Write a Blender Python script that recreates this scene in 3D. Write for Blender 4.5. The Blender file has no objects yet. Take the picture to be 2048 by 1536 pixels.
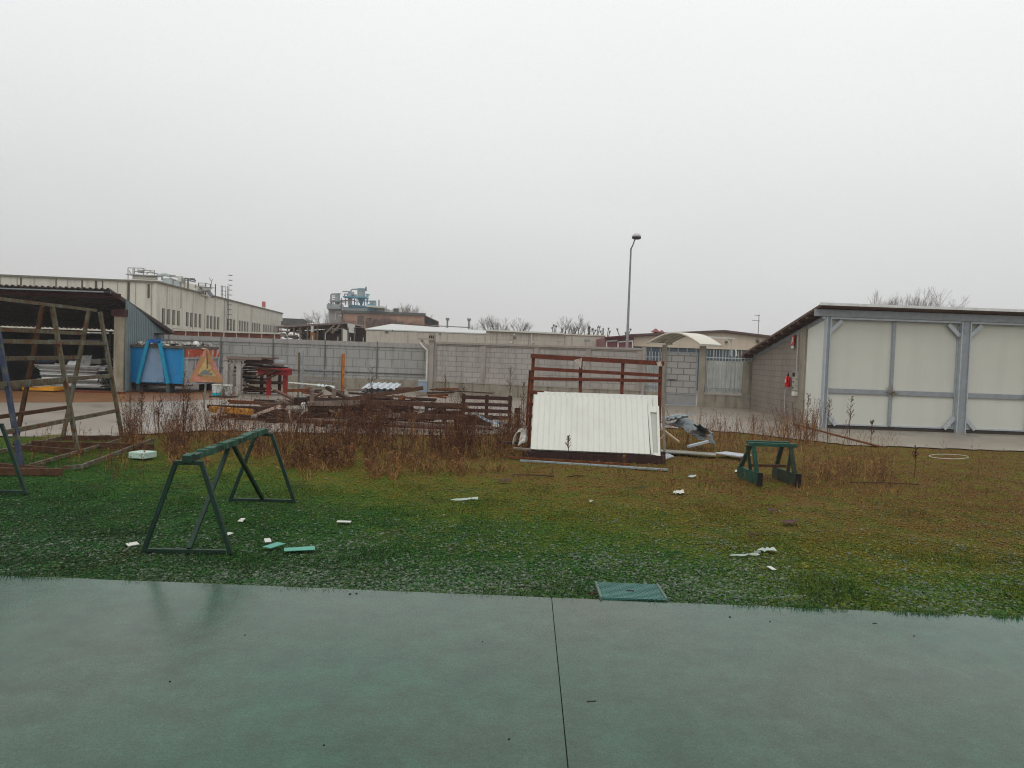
import bpy, math, random
import numpy as np
from mathutils import Vector, Matrix
random.seed(7); rng = np.random.default_rng(11)
S = bpy.context.scene; COL = S.collection

# ---------------------------------------------------------------- camera
W, H, F = 2048, 1536, 1520.0
HC = 2.2; PITCH = math.atan((768-708)/F); ROLL = math.radians(2.0)
RM = (Matrix.Rotation(math.pi/2-PITCH, 3, 'X') @ Matrix.Rotation(ROLL, 3, 'Z'))
OC = Vector((0, 0, HC))
cd = bpy.data.cameras.new('camera'); cam = bpy.data.objects.new('camera', cd); COL.objects.link(cam)
cd.sensor_fit = 'HORIZONTAL'; cd.sensor_width = 36; cd.lens = F/W*36; cd.clip_end = 3000; cd.clip_start = 0.05
cam.matrix_world = Matrix.Translation(OC) @ RM.to_4x4()
S.camera = cam

# ---------------------------------------------------------------- sky and sun
SUN_EL, SUN_ROT = math.radians(50), math.radians(205)
w = bpy.data.worlds.new('World'); S.world = w; w.use_nodes = True
nt = w.node_tree; nt.nodes.clear(); N = nt.nodes.new; L = nt.links.new
sky = N('ShaderNodeTexSky'); sky.sky_type = 'NISHITA'; sky.sun_disc = False
sky.sun_elevation = SUN_EL; sky.sun_rotation = SUN_ROT; sky.dust_density = 6
bg1 = N('ShaderNodeBackground'); bg1.inputs[1].default_value = 0.05; L(sky.outputs[0], bg1.inputs[0])
tc = N('ShaderNodeTexCoord'); sp = N('ShaderNodeSeparateXYZ'); L(tc.outputs['Generated'], sp.inputs[0])
cr = N('ShaderNodeValToRGB'); cr.color_ramp.elements[0].position = 0.0; cr.color_ramp.elements[0].color = (.50, .50, .49, 1)
cr.color_ramp.elements[1].position = 1.0; cr.color_ramp.elements[1].color = (.95, .95, .95, 1)
for p, c in ((.10, .59), (.20, .68), (.32, .76), (.45, .82)):
    e = cr.color_ramp.elements.new(p); e.color = (c*.995, c, c*.995, 1)
nz = N('ShaderNodeTexNoise'); nz.inputs['Scale'].default_value = 1.6; nz.inputs['Detail'].default_value = 3
mpn = N('ShaderNodeMapping'); mpn.inputs['Scale'].default_value = (1, 1, 2.2); L(tc.outputs['Generated'], mpn.inputs[0]); L(mpn.outputs[0], nz.inputs[0])
ma = N('ShaderNodeMath'); ma.operation = 'MULTIPLY_ADD'; L(nz.outputs[0], ma.inputs[0]); ma.inputs[1].default_value = .14
sb = N('ShaderNodeMath'); sb.operation = 'SUBTRACT'; L(sp.outputs[2], sb.inputs[0]); sb.inputs[1].default_value = .07
sx = N('ShaderNodeMath'); sx.operation = 'MULTIPLY_ADD'; L(sp.outputs[0], sx.inputs[0]); sx.inputs[1].default_value = .05; L(sb.outputs[0], sx.inputs[2])
L(sx.outputs[0], ma.inputs[2]); L(ma.outputs[0], cr.inputs[0])
bg2 = N('ShaderNodeBackground'); L(cr.outputs[0], bg2.inputs[0]); bg2.inputs[1].default_value = 1.285
mx = N('ShaderNodeMixShader'); mx.inputs[0].default_value = .93; L(bg1.outputs[0], mx.inputs[1]); L(bg2.outputs[0], mx.inputs[2])
out = N('ShaderNodeOutputWorld'); L(mx.outputs[0], out.inputs[0])
sd = bpy.data.lights.new('sun', 'SUN'); sd.energy = .5; sd.angle = math.radians(25); sd.color = (1, .97, .93)
so = bpy.data.objects.new('sun', sd); COL.objects.link(so)
so.rotation_euler = (math.pi/2-SUN_EL, 0, math.pi-SUN_ROT)
S.view_settings.view_transform = 'Standard'; S.view_settings.look = 'None'
S.view_settings.exposure = 0.0; S.view_settings.gamma = 1.0
S.cycles.use_denoising = True; S.cycles.denoising_prefilter = 'FAST'
S.cycles.max_bounces = 6; S.cycles.filter_width = 1.15

# ---------------------------------------------------------------- picking points of the place from the survey photograph
def ray(px, py):
    return RM @ Vector(((px-W/2)/F, -(py-H/2)/F, -1.0))
def G(px, py, z=0.0):
    d = ray(px, py); t = (z-HC)/d.z; return OC + d*t
def D(px, py, Y):
    d = ray(px, py); return OC + d*(Y/d.y)
def V(px, Y, z):
    k = (px-W/2)/F; RT = RM.transposed()
    a = RT @ Vector((1, 0, 0)); b = RT @ Vector((0, Y, z-HC))
    x = (-k*b.z-b.x)/(a.x+k*a.z)
    return Vector((x, Y, z))
def at_line(A, B, px, z):
    """point over ground line A-B seen in column px, height z"""
    lo, hi = -0.5, 1.5
    RT = RM.transposed()
    def col(t):
        c = RT @ (Vector((A[0]+(B[0]-A[0])*t, A[1]+(B[1]-A[1])*t, z))-OC); return W/2 - F*c.x/c.z
    s = 1 if col(hi) > col(lo) else -1
    for _ in range(40):
        m = (lo+hi)/2
        if (col(m)-px)*s < 0: lo = m
        else: hi = m
    t = (lo+hi)/2
    return Vector((A[0]+(B[0]-A[0])*t, A[1]+(B[1]-A[1])*t, z))

# ---------------------------------------------------------------- materials
MATS = {}
def mat(name, col, rough=.75, metal=0.0, var=.18, scale=3.0, bump=.15, bscale=None, patch=None, streak=None, spec=.5, grain=(1, 1, 1), alpha=None):
    """col base; patch = (colour, threshold, scale) for rust / flaking; streak = (colour, strength) run-down stains"""
    if name in MATS: return MATS[name]
    def sat(c):
        g_ = sum(c)/3; return tuple(min(1, max(.004, g_+(x-g_)*1.22)) for x in c)
    col = sat(col); patch = (sat(patch[0]),)+tuple(patch[1:]) if patch else None; spec = spec*(.45 if max(col) < .15 else .8)
    m = bpy.data.materials.new(name); m.use_nodes = True; t = m.node_tree; n = t.nodes; l = t.links
    b = n['Principled BSDF']; b.inputs['Roughness'].default_value = rough; b.inputs['Metallic'].default_value = metal
    b.inputs['Specular IOR Level'].default_value = spec
    g = n.new('ShaderNodeNewGeometry'); mp = n.new('ShaderNodeMapping'); mp.inputs['Scale'].default_value = grain
    l.new(g.outputs['Position'], mp.inputs[0])
    no = n.new('ShaderNodeTexNoise'); no.inputs['Scale'].default_value = scale; no.inputs['Detail'].default_value = 7; no.inputs['Roughness'].default_value = .65
    l.new(mp.outputs[0], no.inputs[0])
    r = n.new('ShaderNodeValToRGB'); r.color_ramp.elements[0].position = .3; r.color_ramp.elements[1].position = .7
    r.color_ramp.elements[0].color = tuple(max(0, c*(1-var)) for c in col)+(1,)
    r.color_ramp.elements[1].color = tuple(min(1, c*(1+var)) for c in col)+(1,)
    l.new(no.outputs[0], r.inputs[0]); cur = r.outputs[0]
    if streak:
        mp2 = n.new('ShaderNodeMapping'); mp2.inputs['Scale'].default_value = (3.2, 3.2, .25); l.new(g.outputs['Position'], mp2.inputs[0])
        n2 = n.new('ShaderNodeTexNoise'); n2.inputs['Scale'].default_value = streak[2] if len(streak) > 2 else 1.5; n2.inputs['Detail'].default_value = 5
        l.new(mp2.outputs[0], n2.inputs[0])
        r2 = n.new('ShaderNodeValToRGB'); r2.color_ramp.elements[0].position = .52; r2.color_ramp.elements[1].position = .72
        r2.color_ramp.elements[0].color = (0, 0, 0, 1); r2.color_ramp.elements[1].color = (streak[1],)*3+(1,)
        l.new(n2.outputs[0], r2.inputs[0])
        mi = n.new('ShaderNodeMixRGB'); l.new(r2.outputs[0], mi.inputs[0]); l.new(cur, mi.inputs[1]); mi.inputs[2].default_value = tuple(streak[0])+(1,); cur = mi.outputs[0]
    if patch:
        n3 = n.new('ShaderNodeTexNoise'); n3.inputs['Scale'].default_value = patch[2]; n3.inputs['Detail'].default_value = 6; n3.inputs['Roughness'].default_value = .7
        l.new(g.outputs['Position'], n3.inputs[0])
        r3 = n.new('ShaderNodeValToRGB'); r3.color_ramp.elements[0].position = patch[1]-.02; r3.color_ramp.elements[1].position = patch[1]+.03
        l.new(n3.outputs[0], r3.inputs[0])
        mi = n.new('ShaderNodeMixRGB'); l.new(r3.outputs[0], mi.inputs[0]); l.new(cur, mi.inputs[1]); mi.inputs[2].default_value = tuple(patch[0])+(1,); cur = mi.outputs[0]
    l.new(cur, b.inputs['Base Color'])
    if bump:
        bu = n.new('ShaderNodeBump'); bu.inputs['Strength'].default_value = bump; bu.inputs['Distance'].default_value = .02
        nb = n.new('ShaderNodeTexNoise'); nb.inputs['Scale'].default_value = bscale or scale*8; nb.inputs['Detail'].default_value = 4
        l.new(mp.outputs[0], nb.inputs[0]); l.new(nb.outputs[0], bu.inputs['Height']); l.new(bu.outputs[0], b.inputs['Normal'])
    MATS[name] = m; return m

def blockmat(name, col, bw, bh, mortar, mcol, axis='x', var=.1, rough=.85, streak=None, off=(0, 0)):
    m = mat(name, col, rough=rough, var=var, scale=.8, bump=.1, streak=streak)
    t = m.node_tree; n = t.nodes; l = t.links; b = n['Principled BSDF']
    src = b.inputs['Base Color'].links[0].from_socket
    g = n.new('ShaderNodeNewGeometry'); s = n.new('ShaderNodeSeparateXYZ'); l.new(g.outputs['Position'], s.inputs[0])
    c = n.new('ShaderNodeCombineXYZ'); l.new(s.outputs[0 if axis == 'x' else 1], c.inputs[0]); l.new(s.outputs[2], c.inputs[1])
    mp = n.new('ShaderNodeMapping'); mp.inputs['Location'].default_value = (off[0], off[1], 0); l.new(c.outputs[0], mp.inputs[0])
    br = n.new('ShaderNodeTexBrick'); br.inputs['Scale'].default_value = 1; br.inputs['Brick Width'].default_value = bw; br.inputs['Row Height'].default_value = bh
    br.inputs['Mortar Size'].default_value = mortar; br.inputs['Mortar Smooth'].default_value = .3; br.offset = .5
    br.inputs['Color1'].default_value = (1, 1, 1, 1); br.inputs['Color2'].default_value = (.93, .93, .93, 1); br.inputs['Mortar'].default_value = tuple(mcol)+(1,)
    l.new(mp.outputs[0], br.inputs[0])
    mi = n.new('ShaderNodeMixRGB'); mi.blend_type = 'MULTIPLY'; mi.inputs[0].default_value = 1
    l.new(src, mi.inputs[1]); l.new(br.outputs[0], mi.inputs[2]); l.new(mi.outputs[0], b.inputs['Base Color'])
    bu = n.new('ShaderNodeBump'); bu.inputs['Strength'].default_value = .5; bu.inputs['Distance'].default_value = .01; bu.invert = True
    l.new(br.outputs['Fac'], bu.inputs['Height']); l.new(bu.outputs[0], b.inputs['Normal'])
    return m

# ---------------------------------------------------------------- mesh builder
ORG = {}
class MB:
    def __init__(s): s.v = []; s.f = []
    def add(s, vs, fs):
        k = len(s.v); s.v += [tuple(v) for v in vs]; s.f += [tuple(i+k for i in f) for f in fs]; return s
    def hexa(s, p):   # bottom 4 ccw, top 4 ccw
        return s.add(p, [(0, 3, 2, 1), (4, 5, 6, 7), (0, 1, 5, 4), (1, 2, 6, 5), (2, 3, 7, 6), (3, 0, 4, 7)])
    def box(s, c, sx, sy, sz, rz=0, R=None):
        c = Vector(c); M = R if R is not None else Matrix.Rotation(rz, 3, 'Z')
        q = [c + M @ Vector((a*sx/2, b*sy/2, d*sz/2)) for d in (-1, 1) for a, b in ((-1, -1), (1, -1), (1, 1), (-1, 1))]
        return s.hexa(q)
    def beam(s, p, q, w, h, up=(0, 0, 1)):
        p, q = Vector(p), Vector(q); d = (q-p).normalized(); up = Vector(up)
        a = d.cross(up)
        if a.length < 1e-3: a = d.cross(Vector((0, 1, 0)))
        a.normalize(); b = a.cross(d).normalized()
        r = []
        for e in (p, q): r += [e+a*x*w/2+b*y*h/2 for x, y in ((-1, -1), (1, -1), (1, 1), (-1, 1))]
        return s.hexa(r)
    def tube(s, pts, r, n=8, cap=True):
        pts = [Vector(p) for p in pts]; k = len(pts); rr = r if isinstance(r, (list, tuple)) else [r]*k
        vs = []; ref = None
        for i, p in enumerate(pts):
            d = (pts[min(i+1, k-1)]-pts[max(i-1, 0)]).normalized()
            if ref is None: ref = d.cross(Vector((0, 0, 1)) if abs(d.z) < .9 else Vector((1, 0, 0))).normalized()
            a = (ref - d*ref.dot(d)).normalized(); b = d.cross(a); ref = a
            for j in range(n):
                t = 2*math.pi*j/n; vs.append(p+(a*math.cos(t)+b*math.sin(t))*rr[i])
        fs = [(i*n+j, i*n+(j+1) % n, (i+1)*n+(j+1) % n, (i+1)*n+j) for i in range(k-1) for j in range(n)]
        if cap: fs += [tuple(range(n-1, -1, -1)), tuple((k-1)*n+j for j in range(n))]
        return s.add(vs, fs)
    def prism(s, poly, ex):
        ex = Vector(ex); n = len(poly); a = [Vector(p) for p in poly]; b = [p+ex for p in a]
        return s.add(a+b, [tuple(range(n-1, -1, -1)), tuple(range(n, 2*n))]+[(i, (i+1) % n, n+(i+1) % n, n+i) for i in range(n)])
    def corr(s, O, U, Vv, nrm, period=.2, depth=.035, prof=((0, 0), (.45, 0), (.55, 1), (.9, 1), (1, 0)), th=.004, topfn=None, jag=0, rows=1):
        """ribbed sheet: ribs run along Vv, repeat along U"""
        O, U, Vv, nrm = Vector(O), Vector(U), Vector(Vv), Vector(nrm).normalized(); wd = U.length; u = U/wd
        xs = []; k = 0
        while k*period < wd:
            for a, b in prof[:-1]:
                x = (k+a)*period
                if x < wd: xs.append((x, b*depth))
            k += 1
        xs.append((wd, 0)); n = len(xs); vs = []
        for t in (0, -th):
            for r in range(rows+1):
                for x, d in xs:
                    vv = Vv*(topfn(x/wd) if topfn else 1)*(r/rows)
                    o = Vector((0, 0, 0))
                    if jag and r == rows: o = Vv.normalized()*random.uniform(-jag, jag)
                    vs.append(O+u*x+vv+nrm*(d+t)+o)
        st = n*(rows+1); fs = []
        for r in range(rows):
            for i in range(n-1):
                a = r*n+i; fs.append((a, a+1, a+n+1, a+n)); fs.append((st+a, st+a+n, st+a+n+1, st+a+1))
        for i in range(n-1):
            fs.append((i, st+i, st+i+1, i+1)); q = rows*n+i; fs.append((q, q+1, st+q+1, st+q))
        return s.add(vs, fs)
    def crumple(s, corners, nx, ny, amp, th=.01):
        """bent sheet between 4 corners (bilinear) with random relief, closed"""
        A, B, C_, Dd = [Vector(c) for c in corners]; nn = (B-A).cross(Dd-A).normalized(); g = []
        for j in range(ny+1):
            for i in range(nx+1):
                u, v = i/nx, j/ny
                g.append(A*(1-u)*(1-v)+B*u*(1-v)+C_*u*v+Dd*(1-u)*v+nn*random.uniform(-amp, amp))
        k = len(g); m = nx+1; vs = g+[p-nn*th for p in g]; fs = []
        for j in range(ny):
            for i in range(nx):
                a = j*m+i; fs.append((a, a+1, a+m+1, a+m)); fs.append((k+a, k+a+m, k+a+m+1, k+a+1))
        ed = [i for i in range(nx)]+[nx+m*j for j in range(ny)]+[ny*m+i for i in range(nx, 0, -1)]+[m*j for j in range(ny, 0, -1)]
        for i in range(len(ed)):
            a, b = ed[i], ed[(i+1) % len(ed)]; fs.append((a, k+a, k+b, b))
        return s.add(vs, fs)
    def build(s, name, m, parent=None, smooth=False, label=None, cat=None, group=None, kind=None, org=None, bevel=0):
        me = bpy.data.meshes.new(name); o = bpy.data.objects.new(name, me); COL.objects.link(o)
        if parent is not None: og = ORG[parent.name]
        elif org is not None: og = Vector(org)
        elif kind: og = Vector((0, 0, 0))
        else:
            a = np.array(s.v); og = Vector(((a[:, 0].min()+a[:, 0].max())/2, (a[:, 1].min()+a[:, 1].max())/2, a[:, 2].min()))
        me.from_pydata([(v[0]-og.x, v[1]-og.y, v[2]-og.z) for v in s.v], [], s.f); me.validate()
        me.materials.append(m)
        if smooth: me.shade_smooth()
        ORG[o.name] = og
        if parent is not None: o.parent = parent
        else: o.location = og
        if parent is not None and label: o['label'] = label
        if parent is None: tag(o, label, cat, group, kind)
        if bevel:
            bm = o.modifiers.new('bevel', 'BEVEL'); bm.width = bevel; bm.segments = 1; bm.limit_method = 'ANGLE'
        return o
def tag(o, label=None, cat=None, group=None, kind=None):
    if label: o['label'] = label
    if cat: o['category'] = cat
    if group: o['group'] = group
    if kind: o['kind'] = kind
def thing(name, label, cat, loc, group=None):
    o = bpy.data.objects.new(name, None); COL.objects.link(o); o.location = loc; o.empty_display_size = .2
    ORG[o.name] = Vector(loc); tag(o, label, cat, group); return o
def npmesh(name, verts, faces, m, kind='stuff', **k):
    me = bpy.data.meshes.new(name); nv, nf = len(verts), len(faces); c = faces.shape[1]
    me.vertices.add(nv); me.vertices.foreach_set('co', verts.astype(np.float32).ravel())
    me.loops.add(nf*c); me.loops.foreach_set('vertex_index', faces.astype(np.int32).ravel())
    me.polygons.add(nf); me.polygons.foreach_set('loop_start', np.arange(0, nf*c, c, dtype=np.int32))
    me.update(calc_edges=True); me.materials.append(m)
    o = bpy.data.objects.new(name, me); COL.objects.link(o); tag(o, kind=kind, **k); return o
def copy_tree(o, loc=None, parent=None):
    c = o.copy(); COL.objects.link(c); c.parent = parent
    for ch in list(o.children): copy_tree(ch, None, c)
    if loc is not None: c.location = loc
    return c

# ---------------------------------------------------------------- colours
conc = mat('pale_concrete', (.42, .395, .345), streak=((.10, .09, .07), .8), var=.14, scale=1.2)
conc_d = mat('weathered_concrete', (.25, .225, .185), streak=((.08, .075, .055), .9), var=.22, scale=2)
galv = mat('galvanised_steel', (.27, .288, .305), rough=.5, metal=.35, var=.15, scale=6, bump=.03)
galv_l = mat('light_galvanised', (.42, .45, .47), rough=.5, metal=.3, var=.12, scale=6, bump=.03)
white_p = mat('white_panel', (.66, .67, .62), rough=.5, var=.025, scale=1.5, bump=.02, streak=((.52, .51, .44), .3, .8))
cream_p = mat('shed_panel', (.525, .533, .485), rough=.6, var=.04, scale=.5, bump=.02, streak=((.41, .41, .36), .3, .5))
rust = mat('rust', (.12, .045, .022), rough=.85, var=.5, scale=9, bump=.4)
rust_or = mat('orange_rust', (.34, .13, .045), rough=.85, var=.35, scale=8)
redbrown = mat('red_brown_paint', (.115, .038, .026), rough=.6, var=.3, scale=7, patch=((.10, .05, .03), .62, 9))
blackish = mat('dark_gap', (.018, .018, .018), rough=.9)
wood_d = mat('wet_dark_timber', (.040, .023, .017), rough=.7, var=.45, scale=4, grain=(.6, 3, 3), bump=.3)
wood_m = mat('brown_timber', (.095, .055, .038), rough=.75, var=.35, scale=4, grain=(.6, 3, 3), bump=.3)
wood_g = mat('grey_timber', (.18, .145, .12), rough=.8, var=.3, scale=4, grain=(.6, 3, 3), bump=.3)
# ================================================================ SETTING: ground, yard, pavement
def ground_mat(name, blade=False, stone=False):
    m = bpy.data.materials.new(name); m.use_nodes = True; t = m.node_tree; n = t.nodes; l = t.links; b = n['Principled BSDF']
    b.inputs['Roughness'].default_value = .8; b.inputs['Specular IOR Level'].default_value = .04
    g = n.new('ShaderNodeNewGeometry'); s = n.new('ShaderNodeSeparateXYZ'); l.new(g.outputs['Position'], s.inputs[0])
    def math_(op, a, b_, c=None):
        k = n.new('ShaderNodeMath'); k.operation = op
        for i, x in enumerate((a, b_, c)):
            if x is None: continue
            if isinstance(x, (int, float)): k.inputs[i].default_value = x
            else: l.new(x, k.inputs[i])
        return k.outputs[0]
    def noise(sc, det=6, ro=.6):
        k = n.new('ShaderNodeTexNoise'); k.inputs['Scale'].default_value = sc; k.inputs['Detail'].default_value = det; k.inputs['Roughness'].default_value = ro
        l.new(g.outputs['Position'], k.inputs[0]); return k.outputs[0]
    def ramp(x, stops):
        k = n.new('ShaderNodeValToRGB'); e = k.color_ramp.elements; e[0].position = stops[0][0]; e[0].color = stops[0][1]+(1,)
        e[1].position = stops[-1][0]; e[1].color = stops[-1][1]+(1,)
        for p, c in stops[1:-1]:
            q = e.new(p); q.color = c+(1,)
        l.new(x, k.inputs[0]); return k.outputs[0]
    def mix(f, a, c, bt='MIX'):
        k = n.new('ShaderNodeMixRGB'); k.blend_type = bt
        for i, x in enumerate((f, a, c)):
            if isinstance(x, (int, float)): k.inputs[i].default_value = x
            elif isinstance(x, tuple): k.inputs[i].default_value = x+(1,)
            else: l.new(x, k.inputs[i])
        return k.outputs[0]
    # how far from the pavement the plants turn from moss, with window-reflection green painted in, to dry grass (earlier on the right)
    d = math_('ADD', math_('MULTIPLY_ADD', s.outputs[0], .55, s.outputs[1]), math_('ADD', math_('MULTIPLY_ADD', noise(.45, 4), 4.5, -2.25), math_('ADD', math_('MULTIPLY_ADD', noise(3.1, 5, .7), 6.5, -3.25), math_('MULTIPLY_ADD', noise(14, 4, .7), 5.0, -2.5))))
    dd = math_('MULTIPLY_ADD', math_('SUBTRACT', d, 5.5), 1/12.0, 0.0)
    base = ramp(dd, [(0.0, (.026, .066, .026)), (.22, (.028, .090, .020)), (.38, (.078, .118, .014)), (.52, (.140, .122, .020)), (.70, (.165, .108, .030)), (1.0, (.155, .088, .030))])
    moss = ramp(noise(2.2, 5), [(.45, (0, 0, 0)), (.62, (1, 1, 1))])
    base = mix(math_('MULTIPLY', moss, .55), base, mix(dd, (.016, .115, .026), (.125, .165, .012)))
    soil = ramp(noise(1.1, 8, .75), [(.54, (0, 0, 0)), (.66, (1, 1, 1))])
    base = mix(math_('MULTIPLY', soil, .6), base, mix(dd, (.045, .036, .020), (.085, .042, .020)))
    if not stone:
        fine = ramp(noise(38 if not blade else 30, 5, .8), [(.34, (.22, .22, .22)), (.5, (.9, .9, .88)), (.68, (1.9, 1.9, 1.75))])
        base = mix(1, base, fine, 'MULTIPLY')
    if blade:
        yl = ramp(noise(70, 2), [(.54, (0, 0, 0)), (.66, (1, 1, 1))])
        base = mix(math_('MULTIPLY', yl, .5), base, (.20, .17, .085))
    if stone:
        v = ramp(noise(23, 3, .8), [(.32, (.028, .046, .028)), (.47, (.06, .085, .055)), (.57, (.12, .15, .105)), (.72, (.32, .37, .28))])
        base = mix(.85, base, v)
        b.inputs['Roughness'].default_value = .6; b.inputs['Specular IOR Level'].default_value = .2
    l.new(base, b.inputs['Base Color'])
    if not blade and not stone:
        bu = n.new('ShaderNodeBump'); bu.inputs['Strength'].default_value = 1; bu.inputs['Distance'].default_value = .05
        l.new(noise(26, 8, .75), bu.inputs['Height']); l.new(bu.outputs[0], b.inputs['Normal'])
    return m
gm = ground_mat('mossy_tinted_ground'); bmat = ground_mat('grass_blades', blade=True); smat = ground_mat('gravel_stones', stone=True)

# pavement edge line in the world
PA, PB = G(0, 1160), G(2048, 1243)
def pave_y(x): return PA.y+(PB.y-PA.y)*(x-PA.x)/(PB.x-PA.x)
# ground: one displaced sheet near, large flat sheet far
m = MB()
xs = [-900, -400, -150, -60, -30]+list(np.arange(-16, 16.01, .2))+[30, 60, 150, 400, 900]
ys = [-60, -20, 0, 4]+list(np.arange(5, 22.01, .2))+[26, 32, 45, 80, 160, 400, 1500]
from mathutils import noise as mn
for y in ys:
    for x in xs:
        z = 0
        if abs(x) <= 16 and pave_y(x)+.1 < y < 17.5: z = .05*mn.noise(Vector((x*.35, y*.35, 0)))+.022*mn.noise(Vector((x*1.7, y*1.7, 3)))
        m.v.append((float(x), float(y), z-.012))
nx = len(xs)
m.f = [(j*nx+i, j*nx+i+1, (j+1)*nx+i+1, (j+1)*nx+i) for j in range(len(ys)-1) for i in range(nx-1)]
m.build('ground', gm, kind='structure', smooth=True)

# wet pavement slabs in front
def wet_mat():
    m = bpy.data.materials.new('wet_pavement'); m.use_nodes = True; t = m.node_tree; n = t.nodes; l = t.links; b = n['Principled BSDF']
    g = n.new('ShaderNodeNewGeometry')
    def noise(sc, det=6, ro=.6, gr=(1, 1, 1)):
        mp = n.new('ShaderNodeMapping'); mp.inputs['Scale'].default_value = gr; l.new(g.outputs['Position'], mp.inputs[0])
        k = n.new('ShaderNodeTexNoise'); k.inputs['Scale'].default_value = sc; k.inputs['Detail'].default_value = det; k.inputs['Roughness'].default_value = ro
        l.new(mp.outputs[0], k.inputs[0]); return k.outputs[0]
    def ramp(x, a, b_, ca, cb):
        k = n.new('ShaderNodeValToRGB'); k.color_ramp.elements[0].position = a; k.color_ramp.elements[1].position = b_
        k.color_ramp.elements[0].color = ca+(1,); k.color_ramp.elements[1].color = cb+(1,); l.new(x, k.inputs[0]); return k.outputs[0]
    base = ramp(noise(.8, 8, .65), .3, .7, (.016, .053, .034), (.025, .064, .043))  # green of a window reflection painted into the concrete, patchy through the tint below
    window_tint = ramp(noise(.22, 3), .42, .62, (.72, 1.12, 1.0), (1.6, 1.03, .97))
    mm = n.new('ShaderNodeMixRGB'); mm.blend_type = 'MULTIPLY'; mm.inputs[0].default_value = 1; l.new(base, mm.inputs[1]); l.new(window_tint, mm.inputs[2])
    gr = ramp(noise(75, 6, .85), .36, .66, (.55, .58, .56), (1.55, 1.5, 1.5))
    m2 = n.new('ShaderNodeMixRGB'); m2.blend_type = 'MULTIPLY'; m2.inputs[0].default_value = 1; l.new(mm.outputs[0], m2.inputs[1]); l.new(gr, m2.inputs[2])
    m3 = n.new('ShaderNodeMixRGB'); m3.blend_type = 'MULTIPLY'; m3.inputs[0].default_value = 1; l.new(m2.outputs[0], m3.inputs[1]); l.new(ramp(noise(3.5, 8, .75), .36, .64, (.72, .74, .73), (1.3, 1.28, 1.28)), m3.inputs[2])
    vo = n.new('ShaderNodeTexVoronoi'); vo.inputs['Scale'].default_value = 9; l.new(g.outputs['Position'], vo.inputs[0])
    sr = ramp(vo.outputs['Distance'], .03, .055, (1, 1, 1), (0, 0, 0)); ms = n.new('ShaderNodeMath'); ms.operation = 'MULTIPLY'; l.new(sr, ms.inputs[0])
    l.new(ramp(noise(1.3, 3), .56, .64, (0, 0, 0), (.6, .6, .6)), ms.inputs[1])
    m4 = n.new('ShaderNodeMixRGB'); l.new(ms.outputs[0], m4.inputs[0]); l.new(m3.outputs[0], m4.inputs[1]); m4.inputs[2].default_value = (.30, .33, .28, 1)
    l.new(m4.outputs[0], b.inputs['Base Color'])
    r = ramp(noise(.5, 8, .75), .35, .65, (.10, .10, .10), (.24, .24, .24)); l.new(r, b.inputs['Roughness'])
    b.inputs['Specular IOR Level'].default_value = .36
    bu = n.new('ShaderNodeBump'); bu.inputs['Strength'].default_value = .16; bu.inputs['Distance'].default_value = .004
    ad = n.new('ShaderNodeMath'); ad.operation = 'ADD'; l.new(noise(60, 6, .75), ad.inputs[0]); lw_ = n.new('ShaderNodeMath'); lw_.operation = 'MULTIPLY'; l.new(noise(7, 3, .6, (1, 4, 1)), lw_.inputs[0]); lw_.inputs[1].default_value = .9; l.new(lw_.outputs[0], ad.inputs[1]); l.new(ad.outputs[0], bu.inputs['Height']); l.new(bu.outputs[0], b.inputs['Normal'])
    return m
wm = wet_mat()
JA, JB = G(1103, 1200), G(1135, 1536)
jd = (JB-JA).normalized(); ed = (PB-PA).normalized()
def slab(name, s):
    m = MB(); side = ed*s
    A = JA+ed*s*.0035; far = A+side*26
    # wobbly far edge
    n = 90; top = []
    for i in range(n+1):
        p = A+(far-A)*(i/n); p = p+jd*random.uniform(-.008, .008) if 0 < i < n else p; top.append(p)
    back = [p+jd*22 for p in top]
    for i in range(n):
        a, b, c, d = top[i], top[i+1], back[i+1], back[i]
        if s < 0: a, b, c, d = b, a, d, c
        z = Vector((0, 0, 1)); lo, hi = -.12, .022
        m.add([d+z*hi, c+z*hi, b+z*hi, a+z*hi, b+z*lo, a+z*lo], [(0, 1, 2, 3), (3, 2, 4, 5)])
    a, d = top[0], back[0]; z = Vector((0, 0, 1))
    m.add([a+z*.022, d+z*.022, d-z*.12, a-z*.12], [(0, 1, 2, 3)] if s > 0 else [(3, 2, 1, 0)])
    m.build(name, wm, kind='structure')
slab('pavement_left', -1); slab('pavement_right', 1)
jm = MB(); jz = Vector((0, 0, .004)); jw = ed*.02
jm.add([JA-jw+jz, JA+jw+jz, JA+jw+jd*20+jz, JA-jw+jd*20+jz], [(0, 1, 2, 3)]); jm.build('pavement_joint', mat('joint_filler', (.022, .034, .028), var=.5, scale=14), kind='structure')

# yard of pale concrete behind the grass
yard_m = mat('yard_concrete', (.235, .208, .172), rough=.38, var=.2, scale=.45, bump=.1, bscale=9, streak=None, patch=((.16, .15, .13), .60, .5))
pts = [(-900, 868), (-200, 872), (60, 874), (250, 872), (420, 862), (640, 868), (860, 872), (1050, 868), (1200, 862), (1330, 856), (1480, 866), (1600, 880), (1690, 890), (1840, 896), (2048, 904), (2500, 924)]
near = []
for (a, b) in zip(pts[:-1], pts[1:]):
    p, q = G(*a), G(*b); k = 10 if a[0] > -300 else 3
    for i in range(k): near.append(p+(q-p)*(i/k)+Vector((0, random.uniform(-.12, .12), 0)))
near.append(G(*pts[-1]))
m = MB()
for i in range(len(near)-1):
    a, b = near[i], near[i+1]; z = .018; m.add([(a.x, a.y, z), (b.x, b.y, z), (b.x*1.6, 58, z), (a.x*1.6, 58, z)], [(0, 1, 2, 3)])
m.build('yard', yard_m, kind='structure')
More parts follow.
